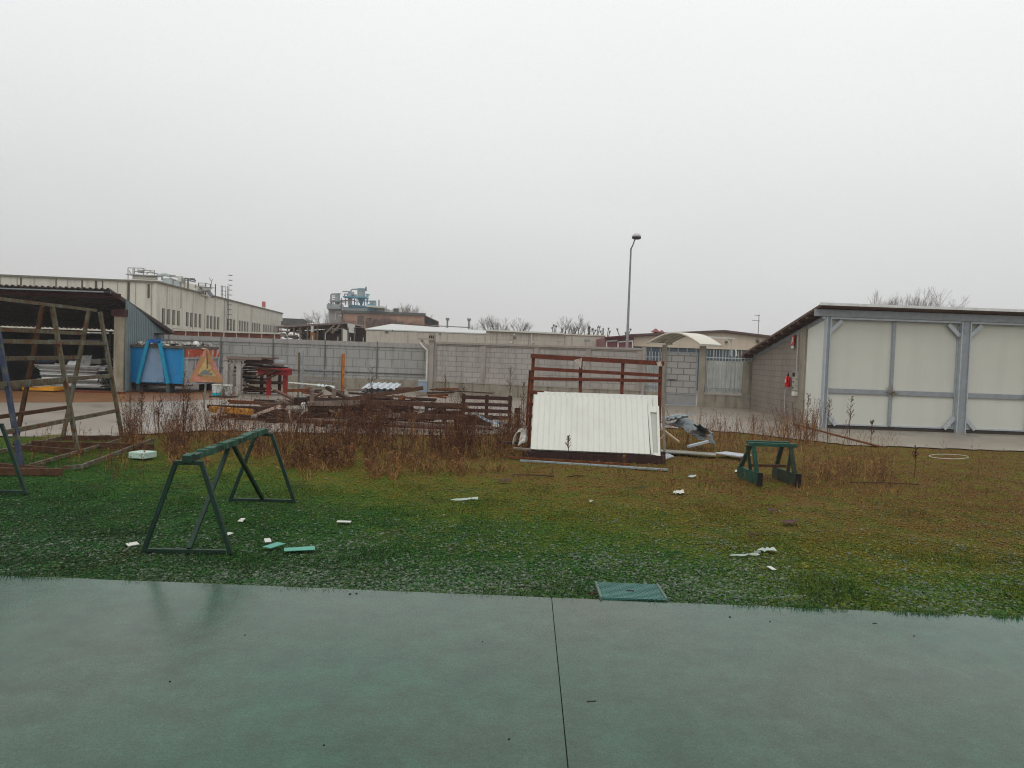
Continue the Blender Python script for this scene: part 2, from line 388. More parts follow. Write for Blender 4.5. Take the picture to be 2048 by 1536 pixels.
# rusty wet run-off strip in front of the skips
m = MB(); z = .022; q = [G(-20, 806), G(120, 806), G(250, 805), G(370, 803), G(430, 800), G(470, 799)]; qf = [G(-20, 783), G(120, 783), G(250, 783), G(370, 782), G(430, 780), G(470, 779)]
for i in range(5):
    m.add([(q[i].x, q[i].y, z), (q[i+1].x, q[i+1].y, z), (qf[i+1].x, qf[i+1].y, z), (qf[i].x, qf[i].y, z)], [(0, 1, 2, 3)])
m.build('yard_rust_stain', mat('rust_stained_concrete', (.17, .085, .04), rough=.4, var=.35, scale=.8), kind='structure')

# ================================================================ grass, gravel
def sample_ground(n, y0, y1, px0=-350, px1=2400, wfn=None):
    px = rng.uniform(px0, px1, n); py = rng.uniform(y0, y1, n)
    R = np.array(RM); d = np.stack([(px-W/2)/F, -(py-H/2)/F, -np.ones(n)], 1) @ R.T
    t = -HC/d[:, 2]; P = np.array(OC)+d*t[:, None]
    ok = (P[:, 1] > (PA.y+(PB.y-PA.y)*(P[:, 0]-PA.x)/(PB.x-PA.x))+.02)
    return P[ok], px[ok], py[ok]
def gz(P):
    return np.array([0.05*mn.noise(Vector((x*.35, y*.35, 0)))+.022*mn.noise(Vector((x*1.7, y*1.7, 3))) if abs(x) < 16 and y < 17.5 else 0 for x, y in P[:, :2]])-.012
def blades(name, P, hmin, hmax, wd, m, lean=.5, **k):
    n = len(P); a = rng.uniform(0, 2*math.pi, n); h = rng.uniform(hmin, hmax, n)*rng.uniform(.6, 1.2, n)
    b = rng.uniform(0, 2*math.pi, n); le = rng.uniform(.1, lean, n)*h
    u = np.stack([np.cos(a), np.sin(a), np.zeros(n)], 1)*(wd*rng.uniform(.6, 1.4, n))[:, None]/2
    z = np.zeros((n, 3)); z[:, 2] = h; ln = np.stack([np.cos(b), np.sin(b), np.zeros(n)], 1)*le[:, None]
    base = P.copy(); base[:, 2] = gz(P)-.005
    mid = base+z*.55+ln*.35
    v = np.stack([base-u, base+u, mid+u*.7, mid-u*.7, base+z+ln], 1).reshape(-1, 3)
    i = np.arange(n)*5
    f = np.concatenate([np.stack([i, i+1, i+2], 1), np.stack([i, i+2, i+3], 1), np.stack([i+3, i+2, i+4], 1)])
    return npmesh(name, v, f, m, **k)
P, px, py = sample_ground(410000, 868, 1245)
thr = np.array([mn.noise(Vector((x*.8, y*.8, 9))) for x, y in P[:, :2]])
yards = np.interp(px, [p[0] for p in pts], [p[1] for p in pts])
keep = (py > yards+2) & (rng.uniform(0, 1, len(P)) < np.clip(.50+thr*1.2+np.clip((1080-py)/300, 0, .3)-np.where((py > 1060) & (px > 500) & (px < 1500), .2, 0), .06, 1))
P = P[keep]; py_ = py[keep]
near_ = py_ > 1000
blades('grass', P, .010, .036, .009, bmat, lean=1.4)
tuft = np.array([mn.noise(Vector((x*1.1, y*1.1, 31))) for x, y in P[:, :2]]) > .22
blades('grass_tufts', P[tuft & (rng.uniform(0, 1, len(P)) < .5)], .03, .085, .009, bmat, lean=1.1)
# fringe of greener tufts along the pavement edge
n = 9000; tt = rng.uniform(0, 1, n); E = np.array(PA)+(np.array(PB)-np.array(PA))*tt[:, None]
cl = np.array([mn.noise(Vector((x*2.3, 4, 1))) for x in E[:, 0]]); E = E[cl > -.02]; E[:, 1] += rng.uniform(0, .12, len(E))-.01; E[:, 2] = 0
edge_m = mat('edge_grass', (.045, .095, .022), var=.5, scale=30, bump=0, rough=.6)
blades('edge_grass', E, .015, .06, .007, edge_m, lean=1.6)
# stones
def stones(name, P, smin, smax, m):
    n = len(P); ico = []
    t = (1+5**.5)/2
    # octahedron squashed with random vertices
    base = np.array([(1, 0, 0), (0, 1, 0), (-1, 0, 0), (0, -1, 0), (0, 0, 1), (0, 0, -1), (.6, .6, .55), (-.6, .6, .55), (-.6, -.6, .55), (.6, -.6, .55)], float)
    fc = np.array([(4, 6, 7), (4, 7, 8), (4, 8, 9), (4, 9, 6), (6, 0, 1), (6, 1, 7), (7, 1, 2), (7, 2, 8), (8, 2, 3), (8, 3, 9), (9, 3, 0), (9, 0, 6), (5, 1, 0), (5, 2, 1), (5, 3, 2), (5, 0, 3)])
    s = rng.uniform(0, 1, n)**2.5*(smax-smin)+smin; v = base[None]*rng.uniform(.7, 1.25, (n, 10, 1))
    sc = np.stack([s*rng.uniform(.7, 1.5, n), s*rng.uniform(.7, 1.2, n), s*rng.uniform(.35, .75, n)], 1); v = v*sc[:, None, :]
    a = rng.uniform(0, 6.28, n); ca, sa = np.cos(a), np.sin(a)
    x = v[..., 0]*ca[:, None]-v[..., 1]*sa[:, None]; y = v[..., 0]*sa[:, None]+v[..., 1]*ca[:, None]
    b = P.copy(); b[:, 2] = gz(P)+s*.12
    v = np.stack([x, y, v[..., 2]], 2)+b[:, None, :]
    f = (fc[None]+(np.arange(n)*10)[:, None, None]).reshape(-1, 3)
    return npmesh(name, v.reshape(-1, 3), f, m)
P, px, py = sample_ground(112000, 985, 1245)
q = np.clip((py-985)/200, 0, 1)**1.3*np.clip(1.15-np.abs(px-900)/1500, .25, 1)
cl = np.array([mn.noise(Vector((x*.9, y*.9, 21))) for x, y in P[:, :2]])
k = rng.uniform(0, 1, len(P)) < q*np.clip(.75+cl*1.6, .05, 1.2)
stones('gravel', P[k], .006, .026, smat)
P, px, py = sample_ground(75000, 900, 1245); stones('moss_clumps', P, .006, .030, bmat)
P, px, py = sample_ground(2600, 900, 1200); stones('loose_stones', P, .008, .028, smat)

E2, _a, _b = sample_ground(5000, 1150, 1245); q_ = PA.y+(PB.y-PA.y)*(E2[:, 0]-PA.x)/(PB.x-PA.x); E2[:, 1] = q_+rng.normal(0, .022, len(E2)); stones('edge_soil', E2[:3200], .003, .011, mat('wet_soil', (.05, .045, .03), var=.6, scale=40, bump=0))
# ================================================================ LEFT SAWHORSE (long, green, wrapped beam)
green_p = mat('dark_green_paint', (.014, .032, .022), rough=.45, var=.35, scale=8, bump=.1, patch=((.045, .03, .02), .66, 14))
green_w = mat('green_wrap', (.028, .075, .050), rough=.6, var=.55, scale=16, bump=.3, patch=((.12, .17, .13), .63, 12))
def end_frame(root, A, B, z, tw, w=.045, name='end_frame'):
    """trapezoid end frame of square tube: feet A,B on the ground, top width tw"""
    A, B = Vector(A), Vector(B); M = (A+B)/2; d = (B-A).normalized(); zz = Vector((0, 0, 1))
    T1, T2 = M-d*tw/2+zz*z, M+d*tw/2+zz*z; a, b = A+zz*.03, B+zz*.03
    for p, q in ((a, T1), (b, T2)):
        m = MB(); m.beam(p-(q-p).normalized()*.03, q, w, w, up=d); m.build('leg', green_p, root, bevel=.004)
    m = MB(); m.beam(a+d*.02, b-d*.02, w*.9, w*.9); m.build('base_rail', green_p, root, bevel=.004)
    m = MB(); m.beam(T1-d*.02, T2+d*.02, w, w); m.build('top_bar', green_p, root, bevel=.004)
    return M+zz*z
def long_horse(A1, B1, A2, B2, label, z=.955):
    c = (Vector(A1)+Vector(B2))/2; c.z = 0
    root = thing('sawhorse', label, 'sawhorse', c)
    P1 = end_frame(root, A1, B1, z, .26); P2 = end_frame(root, A2, B2, z, .22)
    d = (P2-P1).normalized(); up = Vector((0, 0, 1))
    m = MB(); m.beam(P1-d*.06+up*.045, P2+d*.06+up*.045, .09, .06); bm_ = m.build('top_beam', green_p, root)
    m = MB(); L_ = (P2-P1).length; k = 26; s = d.cross(up)
    t = -.02
    while t < 1.0:
        ln = random.uniform(.06, .2); c0 = P1+d*L_*t+up*(.045+random.uniform(0, .02))+s*random.uniform(-.012, .012)
        c1 = P1+d*min(L_*t+ln, L_+.05)+up*(.045+random.uniform(0, .02))+s*random.uniform(-.012, .012)
        m.beam(c0, c1, random.uniform(.085, .112), random.uniform(.05, .075)); t += ln/L_*random.uniform(.8, 1.5)
    m.build('wrapping', green_w, root, label='ragged green strapping wound round the beam')
    return root, P1, P2
A1, B1, A2, B2 = G(288, 1106), G(460, 1109), G(461, 1003), G(588, 1006)
root, P1, P2 = long_horse(A1, B1, A2, B2, 'long dark green steel sawhorse with wrapped top beam beside scattered white cards')
for t, foot in ((.46, (Vector(A1)+Vector(B1))/2+(Vector(B1)-Vector(A1))*.02), (.52, (Vector(A2)+Vector(B2))/2)):
    m = MB(); m.beam(P1+(P2-P1)*t+Vector((0, 0, .01)), Vector(foot)+Vector((0, 0, .05)), .045, .04); m.build('brace', green_p, root)
# second one cut by the left edge of the frame
b0 = G(51, 988); dirx = (Vector(B2)-Vector(A2)).normalized()
ax = Vector((-.25, -1, 0)).normalized()
root, P1, P2 = long_horse(b0-dirx*.92, b0, b0-dirx*.92+ax*2.6+Vector((-.6, 0, 0)), b0+ax*2.6+Vector((-.6, 0, 0)), 'dark green sawhorse end with blue green sheen cut by the left edge', z=.96)

# ================================================================ RUSTY A-FRAME RACK
rr = mat('flaking_rusty_paint', (.105, .092, .062), rough=.75, var=.4, scale=6, bump=.35, patch=((.11, .05, .025), .55, 5), streak=((.22, .26, .25), .6, 3))
rr_b = mat('rusty_channel', (.075, .040, .024), rough=.8, var=.45, scale=7, bump=.35, patch=((.05, .03, .02), .6, 9))
rr_v = mat('blue_violet_channel', (.05, .06, .095), rough=.6, var=.4, scale=5, bump=.3, patch=((.10, .10, .07), .55, 5))
root = thing('storage_rack', 'tall rusty A-frame rack of flaking steel channels standing at the left edge', 'rack', (G(125, 945).x, G(125, 945).y, 0))
def leg_(p, q, mt, w=.075): MB().beam(p, q, w, w*.8, up=(0, 1, 0)).build('leg', mt, root, bevel=.004)
F1, F2, F3 = G(44, 942), G(156, 909), G(245, 881)          # near side feet
K2, K3 = G(29, 899), G(125, 880); K1 = K2+(F1-F2)
zt = 2.8; UZ = Vector((0, 0, 1)); UP = UZ*.05
tops = []
for Fp, Kp in ((F1, K1), (F2, K2), (F3, K3)):
    M = (Fp+Kp)/2; d = (Fp-Kp).normalized(); tops.append((M+d*.11+UZ*zt, M-d*.11+UZ*zt))
    mt = rr_v if Fp is F1 else rr
    leg_(Fp+UP*.4, tops[-1][0], mt); leg_(Kp+UP*.4, tops[-1][1], rr if Fp is not F2 else rr_b)
sd1 = F1-F3; sdn = sd1.normalized()
MB().beam((tops[0][0]+tops[0][1])/2+sdn*1.5+UZ*.03, (tops[2][0]+tops[2][1])/2-sdn*.05+UZ*.03, .06, .06).build('ridge_bar', rr, root)
def side(base, topi, z0, z1, name='rail', mt=rr, a=0, b=2):
    pa = base[a]+(tops[a][topi]-base[a])*(z0/zt); pb = base[b]+(tops[b][topi]-base[b])*(z1/zt)
    MB().beam(pa+(pa-pb).normalized()*(.1 if a else .3), pb+(pb-pa).normalized()*.03, .05, .075).build(name, mt, root)
FB, KB = (F1, F2, F3), (K1, K2, K3)
for z in (.66, 1.42, 2.12): side(FB, 0, z, z, mt=rr)
for z in (.72, 1.28, 1.80, 2.32): side(KB, 1, z, z, mt=rr if z > 1 else rr_b)
for i in range(3):
    MB().beam(KB[i]+UP, FB[i]+UP+(FB[i]-KB[i]).normalized()*(.45 if i != 1 else .1), .07, .1).build('base_beam', rr_b, root)
MB().beam(G(56, 939)+UP*1.2, G(248, 883)+UP*1.2, .05, .05).build('base_rail', rr, root)
MB().beam(G(-60, 948)+UP, G(123, 950)+UP, .08, .11).build('base_beam', rr_b, root)
MB().beam(G(-20, 912)+UP, G(120, 880)+UP, .05, .06).build('base_rail', rr, root)
pp = [G(126, 944)+UZ*.07, G(165, 938)+UZ*.05, G(215, 921)+UZ*.07, G(262, 905)+UZ*.1, G(308, 890)+UZ*.12]
m = MB()
for a, b in zip(pp[:-1], pp[1:]): m.beam(a, b, .05, .06)
m.build('bent_rail', rr, root)
MB().beam(G(65, 893)+UP*1.2, G(306, 900)+UP*1.2, .09, .12).build('base_beam', rr_b, root)

# ================================================================ RED BROWN RACK WITH LEANING PANELS
YB = 16.9
root = thing('steel_rack', 'red brown steel rack of horizontal rails standing behind the leaning white panels', 'rack', V(1190, YB, 0))
def PX(px, py, Y=YB): return D(px, py, Y)
lean = [((1067, 714), (1056, 906)), ((1162, 718), (1157, 908)), ((1246, 722), (1238, 910)), ((1321, 728), (1316, 916))]
for a, b in lean: MB().beam(PX(*b, YB-.05), PX(*a), .07, .06, up=(0, 1, 0)).build('post', redbrown, root)
for (a, b, h) in (((1061, 712), (1328, 727), .10), ((1065, 737), (1322, 751), .075), ((1061, 757), (1323, 762), .07), ((1059, 784), (1318, 797), .08), ((1056, 808), (1318, 822), .08), ((1056, 832), (1318, 846), .08), ((1053, 857), (1318, 871), .08)):
    MB().beam(PX(a[0], a[1], YB-.07), PX(b[0], b[1], YB-.07), .06, h).build('rail', redbrown, root)
for y in (15.95, 16.6):
    MB().beam(V(1052, y, .09), V(1330, y, .09), .12, .16).build('base_beam', mat('dark_steel_base', (.035, .02, .018), var=.4, scale=8), root)
for px in (1075, 1190, 1305):
    MB().beam(V(px, 15.9, .05), V(px, 17.0, .05), .08, .09).build('foot_beam', rust, root)
MB().beam(V(1053, YB+.12, .6), V(1060, YB+.12, 1.85), .05, .05).build('side_post', rust, root)
MB().beam(V(1329, YB+.12, .1), V(1326, YB+.12, 1.5), .05, .05).build('side_post', mat('grey_rusty_post', (.30, .26, .22), var=.3, scale=8), root)
cloth = mat('dirty_rag', (.42, .38, .33), var=.3, scale=20)
MB().crumple([PX(1148, 720, YB-.14), PX(1164, 716, YB-.14), PX(1162, 738, YB-.14), PX(1156, 730, YB-.14)], 4, 4, .012).build('rag', cloth, label='pale rag hung over the top rail of the red brown rack', cat='rag')
MB().crumple([PX(1313, 724, YB-.14), PX(1322, 722, YB-.14), PX(1324, 733, YB-.14), PX(1315, 734, YB-.14)], 4, 4, .015).build('paper_wad', cloth, label='white wad stuck on the right end of the rack top rail', cat='wad')
# leaning panels: bottom near, top resting back on the rack
def panel_pts(l, r, yb, yt, bl, br, tl, tr):
    return D(l, bl, yb), D(r, br, yb), D(tr[0], tr[1], yt), D(tl[0], tl[1], yt)
G_ = 'white sheet panels leaning on the red brown rack'
def corr_panel(bl, br, tr, tl, lab, jag=.004):
    Pa, Pb, Pc, Pd = D(*bl), D(*br), D(*tr), D(*tl)
    m = MB(); U = Pb-Pa; Vv = ((Pd-Pa)+(Pc-Pb))/2; nrm = U.cross(Vv)
    if nrm.y > 0: nrm = -nrm
    m.corr(Pa, U, Vv, nrm, period=U.length/21, depth=.010, prof=((0, 0), (.06, 1), (.12, 1), (.18, 0), (1, 0)), th=.010, jag=jag, rows=3)
    # slanting side: move columns so the side edges follow the picture
    vs = m.v; uu = U.normalized(); wl = U.length
    off0 = (Pd-Pa-Vv); off1 = (Pc-Pb-Vv)
    new = []
    for v in vs:
        p = Vector(v)-Pa; s_ = p.dot(uu)/wl; h_ = p.dot(Vv)/Vv.length_squared
        new.append(tuple(Vector(v)+(off0*(1-s_)+off1*s_)*h_))
    m.v = new; return m.build('panel', white_p, label=lab, cat='panel', group=G_)
corr_panel((1061, 898, 15.9), (1300, 908, 15.9), (1294, 799, 16.55), (1068, 789, 16.55), 'front white ribbed sheet panel leaning on the rack, the largest and nearest')
corr_panel((1068, 900, 16.08), (1312, 913, 16.08), (1303, 795, 16.66), (1075, 784, 16.66), 'white ribbed sheet second in the stack with wavy top edge showing above the front one')
corr_panel((1075, 901, 16.15), (1318, 915, 16.15), (1316, 791, 16.74), (1088, 783, 16.74), 'rearmost white ribbed sheet in the leaning stack, corner reaching the right post')
# framed white door leaf seen at the right of the stack
root = thing('door_leaf', 'white framed door leaf with grey inset leaning at the right end of the rack', 'door', V(1310, 15.95, .1))
def q4(a, b, c, d, mt, nm, y0=15.93, y1=16.5, th=.035):
    def pt(p):  # p=(px,py): interpolate depth by height between y 911 and 812
        t = (911-p[1])/100.0; return D(p[0], p[1], y0+(y1-y0)*t)
    P_ = [pt(p) for p in (a, b, c, d)]; n_ = (P_[1]-P_[0]).cross(P_[3]-P_[0]).normalized()
    if n_.y < 0: n_ = -n_
    MB().prism(P_, n_*th).build(nm, mt, root)
q4((1302, 909), (1307, 909), (1300, 812), (1295, 812), white_p, 'stile'); q4((1316, 912), (1321, 912), (1318, 812), (1313, 812), white_p, 'stile')
q4((1307, 909.5), (1316, 911.5), (1316, 906), (1307, 905), white_p, 'rail'); q4((1300, 824), (1313, 825), (1313, 813), (1300, 812), white_p, 'rail')
q4((1307, 905), (1316, 906), (1313, 825), (1300, 824), mat('grey_white_inset', (.45, .46, .42), rough=.4, var=.04), 'inset', 15.97, 16.54)
# things lying at its foot
MB().beam(V(1040, 15.45, .035), V(1335, 14.9, .03), .09, .03).build('steel_strip', mat('blue_grey_strip', (.25, .30, .31), rough=.4, var=.25, scale=9), label='long blue grey steel strip lying in the grass before the white panels', cat='strip')
MB().beam(V(1015, 15.75, .05), V(1260, 15.3, .05), .05, .04).build('rusty_bar', rust, label='long thin rusty bar lying at the foot of the white panels', cat='bar')
MB().beam(D(1026, 896, 15.7), D(1062, 899, 15.7), .12, .03).build('offcut', wood_g, label='pale board end poking out left of the white panels', cat='board')
MB().prism([G(1322, 900, .02), G(1348, 914, .02), G(1326, 921, .02)], (0, 0, .02)).build('metal_plate', galv_l, label='pale triangular metal plate on the grass at the right foot of the rack', cat='plate')
m = MB(); c = D(1048, 882, 16.3)
for k in range(4):
    pts_ = []
    for i in range(15):
        a = math.pi*(.05+i/14*.95); pts_.append(c+Vector((-.10+.14*math.cos(a)+.015*k, .03*k, -.1+(.30+.02*k)*math.sin(a))))
    m.tube(pts_, .012, 6)
m.build('hose', mat('white_hose', (.5, .48, .43), rough=.5), label='loop of dirty white hose at the left edge of the white panels', cat='hose', smooth=True)
MB().crumple([D(1036, 892, 16.1), D(1050, 884, 16.1), D(1052, 866, 16.1), D(1042, 864, 16.1)], 4, 5, .02).build('plastic_rag', mat('white_plastic', (.6, .6, .57), rough=.4), label='crumpled white plastic rag hanging beside the hose loop', cat='rag')
MB().beam(D(996, 884, 16.4), D(1046, 887, 16.4), .1, .04).build('plank', wood_d, label='short dark plank sticking out left of the hose loop', cat='plank')
m = MB(); pts_ = [D(1322+6*math.cos(a)-2, 868+9*math.sin(a), 16.5) for a in np.linspace(0, 5, 12)]; m.tube(pts_, .012, 6)
m.build('cable_coil', mat('pink_white_cable', (.55, .45, .40), rough=.5), label='small coil of pale cable hanging at the right post of the rack', cat='cable')
# right of the rack: crumpled sheet, slabs, red bar
gs = mat('blue_grey_sheet', (.16, .19, .20), rough=.45, metal=.2, var=.25, scale=4)
Ys = 19.0
m = MB()
strip = [[(1325, 842), (1365, 833), (1384, 828), (1345, 830)], [(1345, 846), (1394, 872), (1428, 868), (1366, 832)], [(1372, 858), (1398, 880), (1432, 886), (1420, 862)], [(1386, 848), (1404, 850), (1424, 866), (1404, 868)]]
for k, q in enumerate(strip):
    m.crumple([D(q[0][0], q[0][1], Ys-.1*k), D(q[1][0], q[1][1], Ys-.35-.1*k), D(q[2][0], q[2][1], Ys+.1-.1*k), D(q[3][0], q[3][1], Ys+.5)], 9, 4, .035, .01)
m.build('bent_metal_sheet', gs, label='crumpled blue grey metal sheet propped up right of the red brown rack', cat='sheet')
for k, (a, b) in enumerate((((1322, 843), (1376, 833)), ((1324, 851), (1370, 842)), ((1320, 838), (1362, 829)))):
    MB().beam(D(a[0], a[1], Ys+.2), D(b[0], b[1], Ys+.1), .1, .04).build('roof_trim', galv_l, label='pale metal trim under the bent grey sheet, '+('middle', 'lowest', 'topmost')[k]+' of three', cat='trim', group='metal trims under the bent sheet')
MB().beam(D(1323, 857, 18.4), D(1358, 884, 17.2), .04, .04).build('rod', mat('tan_rod', (.35, .28, .2)), label='thin tan rod leaning in the weeds under the bent sheet', cat='rod')
slab_m = mat('pale_slab', (.24, .24, .205), rough=.5, var=.15, scale=6)
for (a, b, dz, w_, lab, mt) in (((1325, 902), (1376, 905), .06, .5, 'dark grey flat sheet with pale rim lying beside the rack foot', slab_m), ((1372, 905), (1432, 909), .07, .42, 'long pale panel lying flat between the rack and the green trestles', slab_m), ((1440, 905), (1492, 912), .09, .5, 'light grey panel with a folded corner lying behind the green trestles', galv_l)):
    p, q = G(a[0], a[1], dz), G(b[0], b[1], dz); MB().beam(p, q, w_, .022).build('flat_panel', mt, label=lab, cat='panel')
MB().beam(V(1320, 22.5, .35), V(1386, 21.5, .20), .04, .04).build('red_bar', redbrown, label='thin red brown bar slanting down right of the rack', cat='bar')
MB().beam(D(1376, 893, 17.0), D(1416, 883, 17.6), .06, .05).build('grey_bar', galv_l, label='short grey bar lying under the tip of the bent sheet', cat='bar')

# ================================================================ GREEN TRESTLES
gt = mat('trestle_green', (.020, .062, .045), rough=.45, var=.35, scale=7, patch=((.02, .025, .02), .6, 8))
gt2 = mat('trestle_olive', (.034, .046, .034), rough=.5, var=.35, scale=7, patch=((.02, .02, .018), .6, 8))
rub = mat('black_end_cap', (.008, .008, .008), rough=.6)
def trestle_pair(label, group, n_a, n_b, f_a, f_b, z, fm):
    pass
root = thing('trestle', 'low green steel trestle with twin top rails and heavy plate feet on the grass', 'trestle', G(1540, 965))
feet = []
for (near_, far_, mt) in (((1519, 972), (1479, 955), gt), ((1596, 974), (1550, 957), gt2)):
    n_, f_ = G(*near_), G(*far_); d = (f_-n_).normalized(); f_ = n_+d*1.0
    MB().beam(n_+UZ*.115, f_+UZ*.115, .05, .22).build('foot_plate', mt, root, bevel=.008)
    MB().beam(n_+UZ*.115-d*.03, n_+UZ*.115+d*.02, .085, .24).build('end_cap', rub, root)
    feet.append((n_, f_, d, mt))
zt2 = .725
T1n = V(1497, feet[0][0].y+.18, zt2); T1r = V(1594, feet[0][0].y+.18, zt2)
T2n = V(1494, feet[0][0].y+.62, zt2-.01); T2r = V(1578, feet[0][0].y+.62, zt2-.01)
MB().beam(T1n, T1r, .06, .065).build('top_rail', gt, root, bevel=.005); MB().beam(T2n, T2r, .06, .065).build('top_rail', gt, root, bevel=.005)
for i, (n_, f_, d, mt) in enumerate(feet):
    s0, s1 = (T1n, T2n) if i == 0 else (T1r, T2r); ix = Vector((.09 if i == 0 else -.12, 0, 0))
    MB().beam(n_+d*.14+UZ*.2, s0+ix, .07, .05, up=(0, 1, 0)).build('leg', mt, root); MB().beam(f_-d*.1+UZ*.2, s1+ix, .07, .05, up=(0, 1, 0)).build('leg', gt2, root)
    MB().beam(n_+d*.42+UZ*.2, s0+ix*.3+Vector((0, .15, -.03)), .05, .04, up=(0, 1, 0)).build('brace', gt2, root)
MB().beam(feet[0][0]+feet[0][2]*.5+UZ*.3, feet[1][0]+feet[1][2]*.5+UZ*.3, .05, .05).build('cross_rail', rr_b, root)

# ================================================================ LITTER
def flat(name, px, py, wpx, hpx, rot, mt, label, cat, th=.012, z=.03):
    c = G(px, py, z); sc = c.y/F; h_ = hpx*c.y*c.y/(F*HC)
    MB().box(c, wpx*sc, max(h_, .03), .006, rz=rot).build(name, mt, label=label, cat=cat)
cardm = mat('white_card', (.56, .57, .52), rough=.6, var=.05); tealm = mat('teal_board', (.09, .30, .23), rough=.45, var=.08)
def chip(name, poly, mt, label, cat):
    MB().prism([G(x_, y_, .022) for x_, y_ in poly][::-1], (0, 0, .006)).build(name, mt, label=label, cat=cat)
chip('card', [(251, 1088), (256, 1093), (279, 1089), (273, 1084)], cardm, 'white card with a crease lying left of the sawhorse front frame', 'card')
chip('card', [(475, 1043), (485, 1044), (491, 1037), (482, 1037)], cardm, 'small white card on the moss inside the sawhorse frames', 'card')
chip('card', [(451, 1067), (456, 1071), (467, 1067), (460, 1065)], cardm, 'small white card beside the right front leg of the sawhorse', 'card')
chip('card', [(528, 1078), (530, 1085), (543, 1084), (540, 1077)], cardm, 'small square white card behind the slanted teal strip', 'card')
chip('teal_strip', [(525, 1094), (541, 1097), (571, 1088), (555, 1085)], tealm, 'slanted teal board strip lying right of the sawhorse', 'board strip')
chip('teal_strip', [(568, 1097), (569, 1103), (630, 1100), (629, 1093)], tealm, 'long straight teal board strip nearest the pavement', 'board strip')
flat('card', 688, 1043, 28, 3, .02, cardm, 'thin white strip of card on the moss at centre left', 'card')
flat('card', 1543, 1136, 9, 7, .1, cardm, 'tiny white square of card on the gravel at right', 'card')
plm = mat('torn_plastic', (.36, .42, .37), rough=.35, var=.15, scale=12)
def scrap(px, py, w_, h_, label, mt=plm, nm='plastic_scrap', cat='plastic'):
    a, b, c, d = G(px-w_*random.uniform(.4, .55), py+h_*random.uniform(.2, .5), .02), G(px+w_*random.uniform(.25, .5), py+h_*random.uniform(0, .5), .025), G(px+w_*random.uniform(.2, .5), py-h_*random.uniform(.3, .5), .03), G(px-w_*random.uniform(.15, .45), py-h_*random.uniform(.1, .5), .03)
    MB().crumple([a, b, c, d], 8, 3, .011, .003).build(nm, mt, label=label, cat=cat)
scrap(930, 997, 58, 8, 'long torn strip of whitish plastic lying on the grass left of centre')
scrap(1358, 984, 24, 10, 'small crumpled white plastic scrap on olive grass below the rack', cardm)
scrap(1385, 952, 20, 7, 'greenish torn plastic scrap between the rack and the trestle')
scrap(1182, 1002, 12, 5, 'tiny pale plastic scrap on the grass at centre')
scrap(1474, 942, 9, 5, 'tiny white plastic bit beside the left trestle foot', cardm)
scrap(1535, 1098, 44, 9, 'upper curled pale green plastic ribbon on the mossy grass')
scrap(1492, 1109, 70, 6, 'lower long flat plastic ribbon on the mossy grass')
scrap(1516, 1104, 18, 10, 'knotted middle of the torn plastic ribbons', mat('dark_knot', (.2, .22, .2)))
# polystyrene block
c = G(279, 918); 
MB().box((c.x, c.y+.12, .07), .34, .34, .11, rz=-.25).build('foam_block', mat('mint_foam', (.52, .66, .58), rough=.8, var=.1, scale=25, bump=.5), label='pale mint foam block in the grass beside the rusty rack', cat='foam block', bevel=.004)
barkm = mat('wet_bark', (.055, .022, .016), rough=.6, var=.4, scale=20)
for (px, py, w_, h_, lab) in ((1583, 1042, 44, 10, 'curled dark red bark piece on olive grass at right'), (1548, 1020, 26, 6, 'smaller reddish bark bit above the curled piece'), (1508, 1067, 30, 5, 'thin brown leaf shred on moss above the plastic ribbons'), (1181, 1187, 24, 8, 'broken reddish brick flake beside the green cover plate'), (1010, 960, 26, 6, 'flat dark earth clod before the weeds')):
    scrap(px, py, w_, h_, lab, barkm, 'bark_piece', 'bark')
stm = mat('twig', (.05, .03, .02))
for (a, b, lab) in (((1024, 953), (1108, 956), 'thin straight stick lying on the grass before the white panels'), ((1134, 957), (1168, 955), 'short stick lying right of the long stick'), ((1700, 968), (1838, 972), 'long pale stick lying in the brown grass at right')):
    MB().tube([G(*a)+UZ*.03, (G(*a)+G(*b))/2+UZ*.045, G(*b)+UZ*.03], .012, 6).build('stick', stm, label=lab, cat='stick')
m = MB(); ell = [G(1888+38*math.cos(a)*1.05-8+18, 913+4.5*math.sin(a)+.03*38*math.cos(a), .05) for a in np.linspace(.2, 6.0, 20)]
m.tube(ell, .006, 6); m.build('cable_loop', mat('white_cable', (.6, .6, .55)), label='thin white cable loop lying on the brown grass before the shed', cat='cable')
# cover plate
pl = [G(1191, 1171), G(1314, 1176), G(1333, 1206), G(1202, 1203)]
root = thing('cover_plate', 'blue green chequered steel cover plate set in gravel at the pavement edge', 'cover plate', (pl[0]+pl[2])/2)
tp = mat('chequer_plate', (.06, .13, .115), rough=.4, var=.25, scale=12)
MB().prism([p+UZ*.018 for p in (pl[0], pl[3], pl[2], pl[1])], (0, 0, .015)).build('plate', tp, root)
m = MB(); u_, v_ = pl[1]-pl[0], pl[3]-pl[0]
for i in range(26):
    for j in range(13):
        c = pl[0]+u_*((i+.5)/26)+v_*((j+.5)/13)+UZ*.036; a = .6 if (i+j) % 2 else -.6
        m.box(c, .024, .008, .005, rz=a)
m.build('tread_pattern', mat('tread', (.09, .19, .165), rough=.35), root)
for a, b in ((pl[0], pl[3]), (pl[1], pl[2])): MB().beam(a+UZ*.03, b+UZ*.03, .02, .03).build('rim', mat('pale_rim', (.11, .15, .125)), root)
c = pl[0]+u_*.5+v_*.5+UZ*.036; MB().box(c, .07, .035, .008).build('handle', blackish, root)
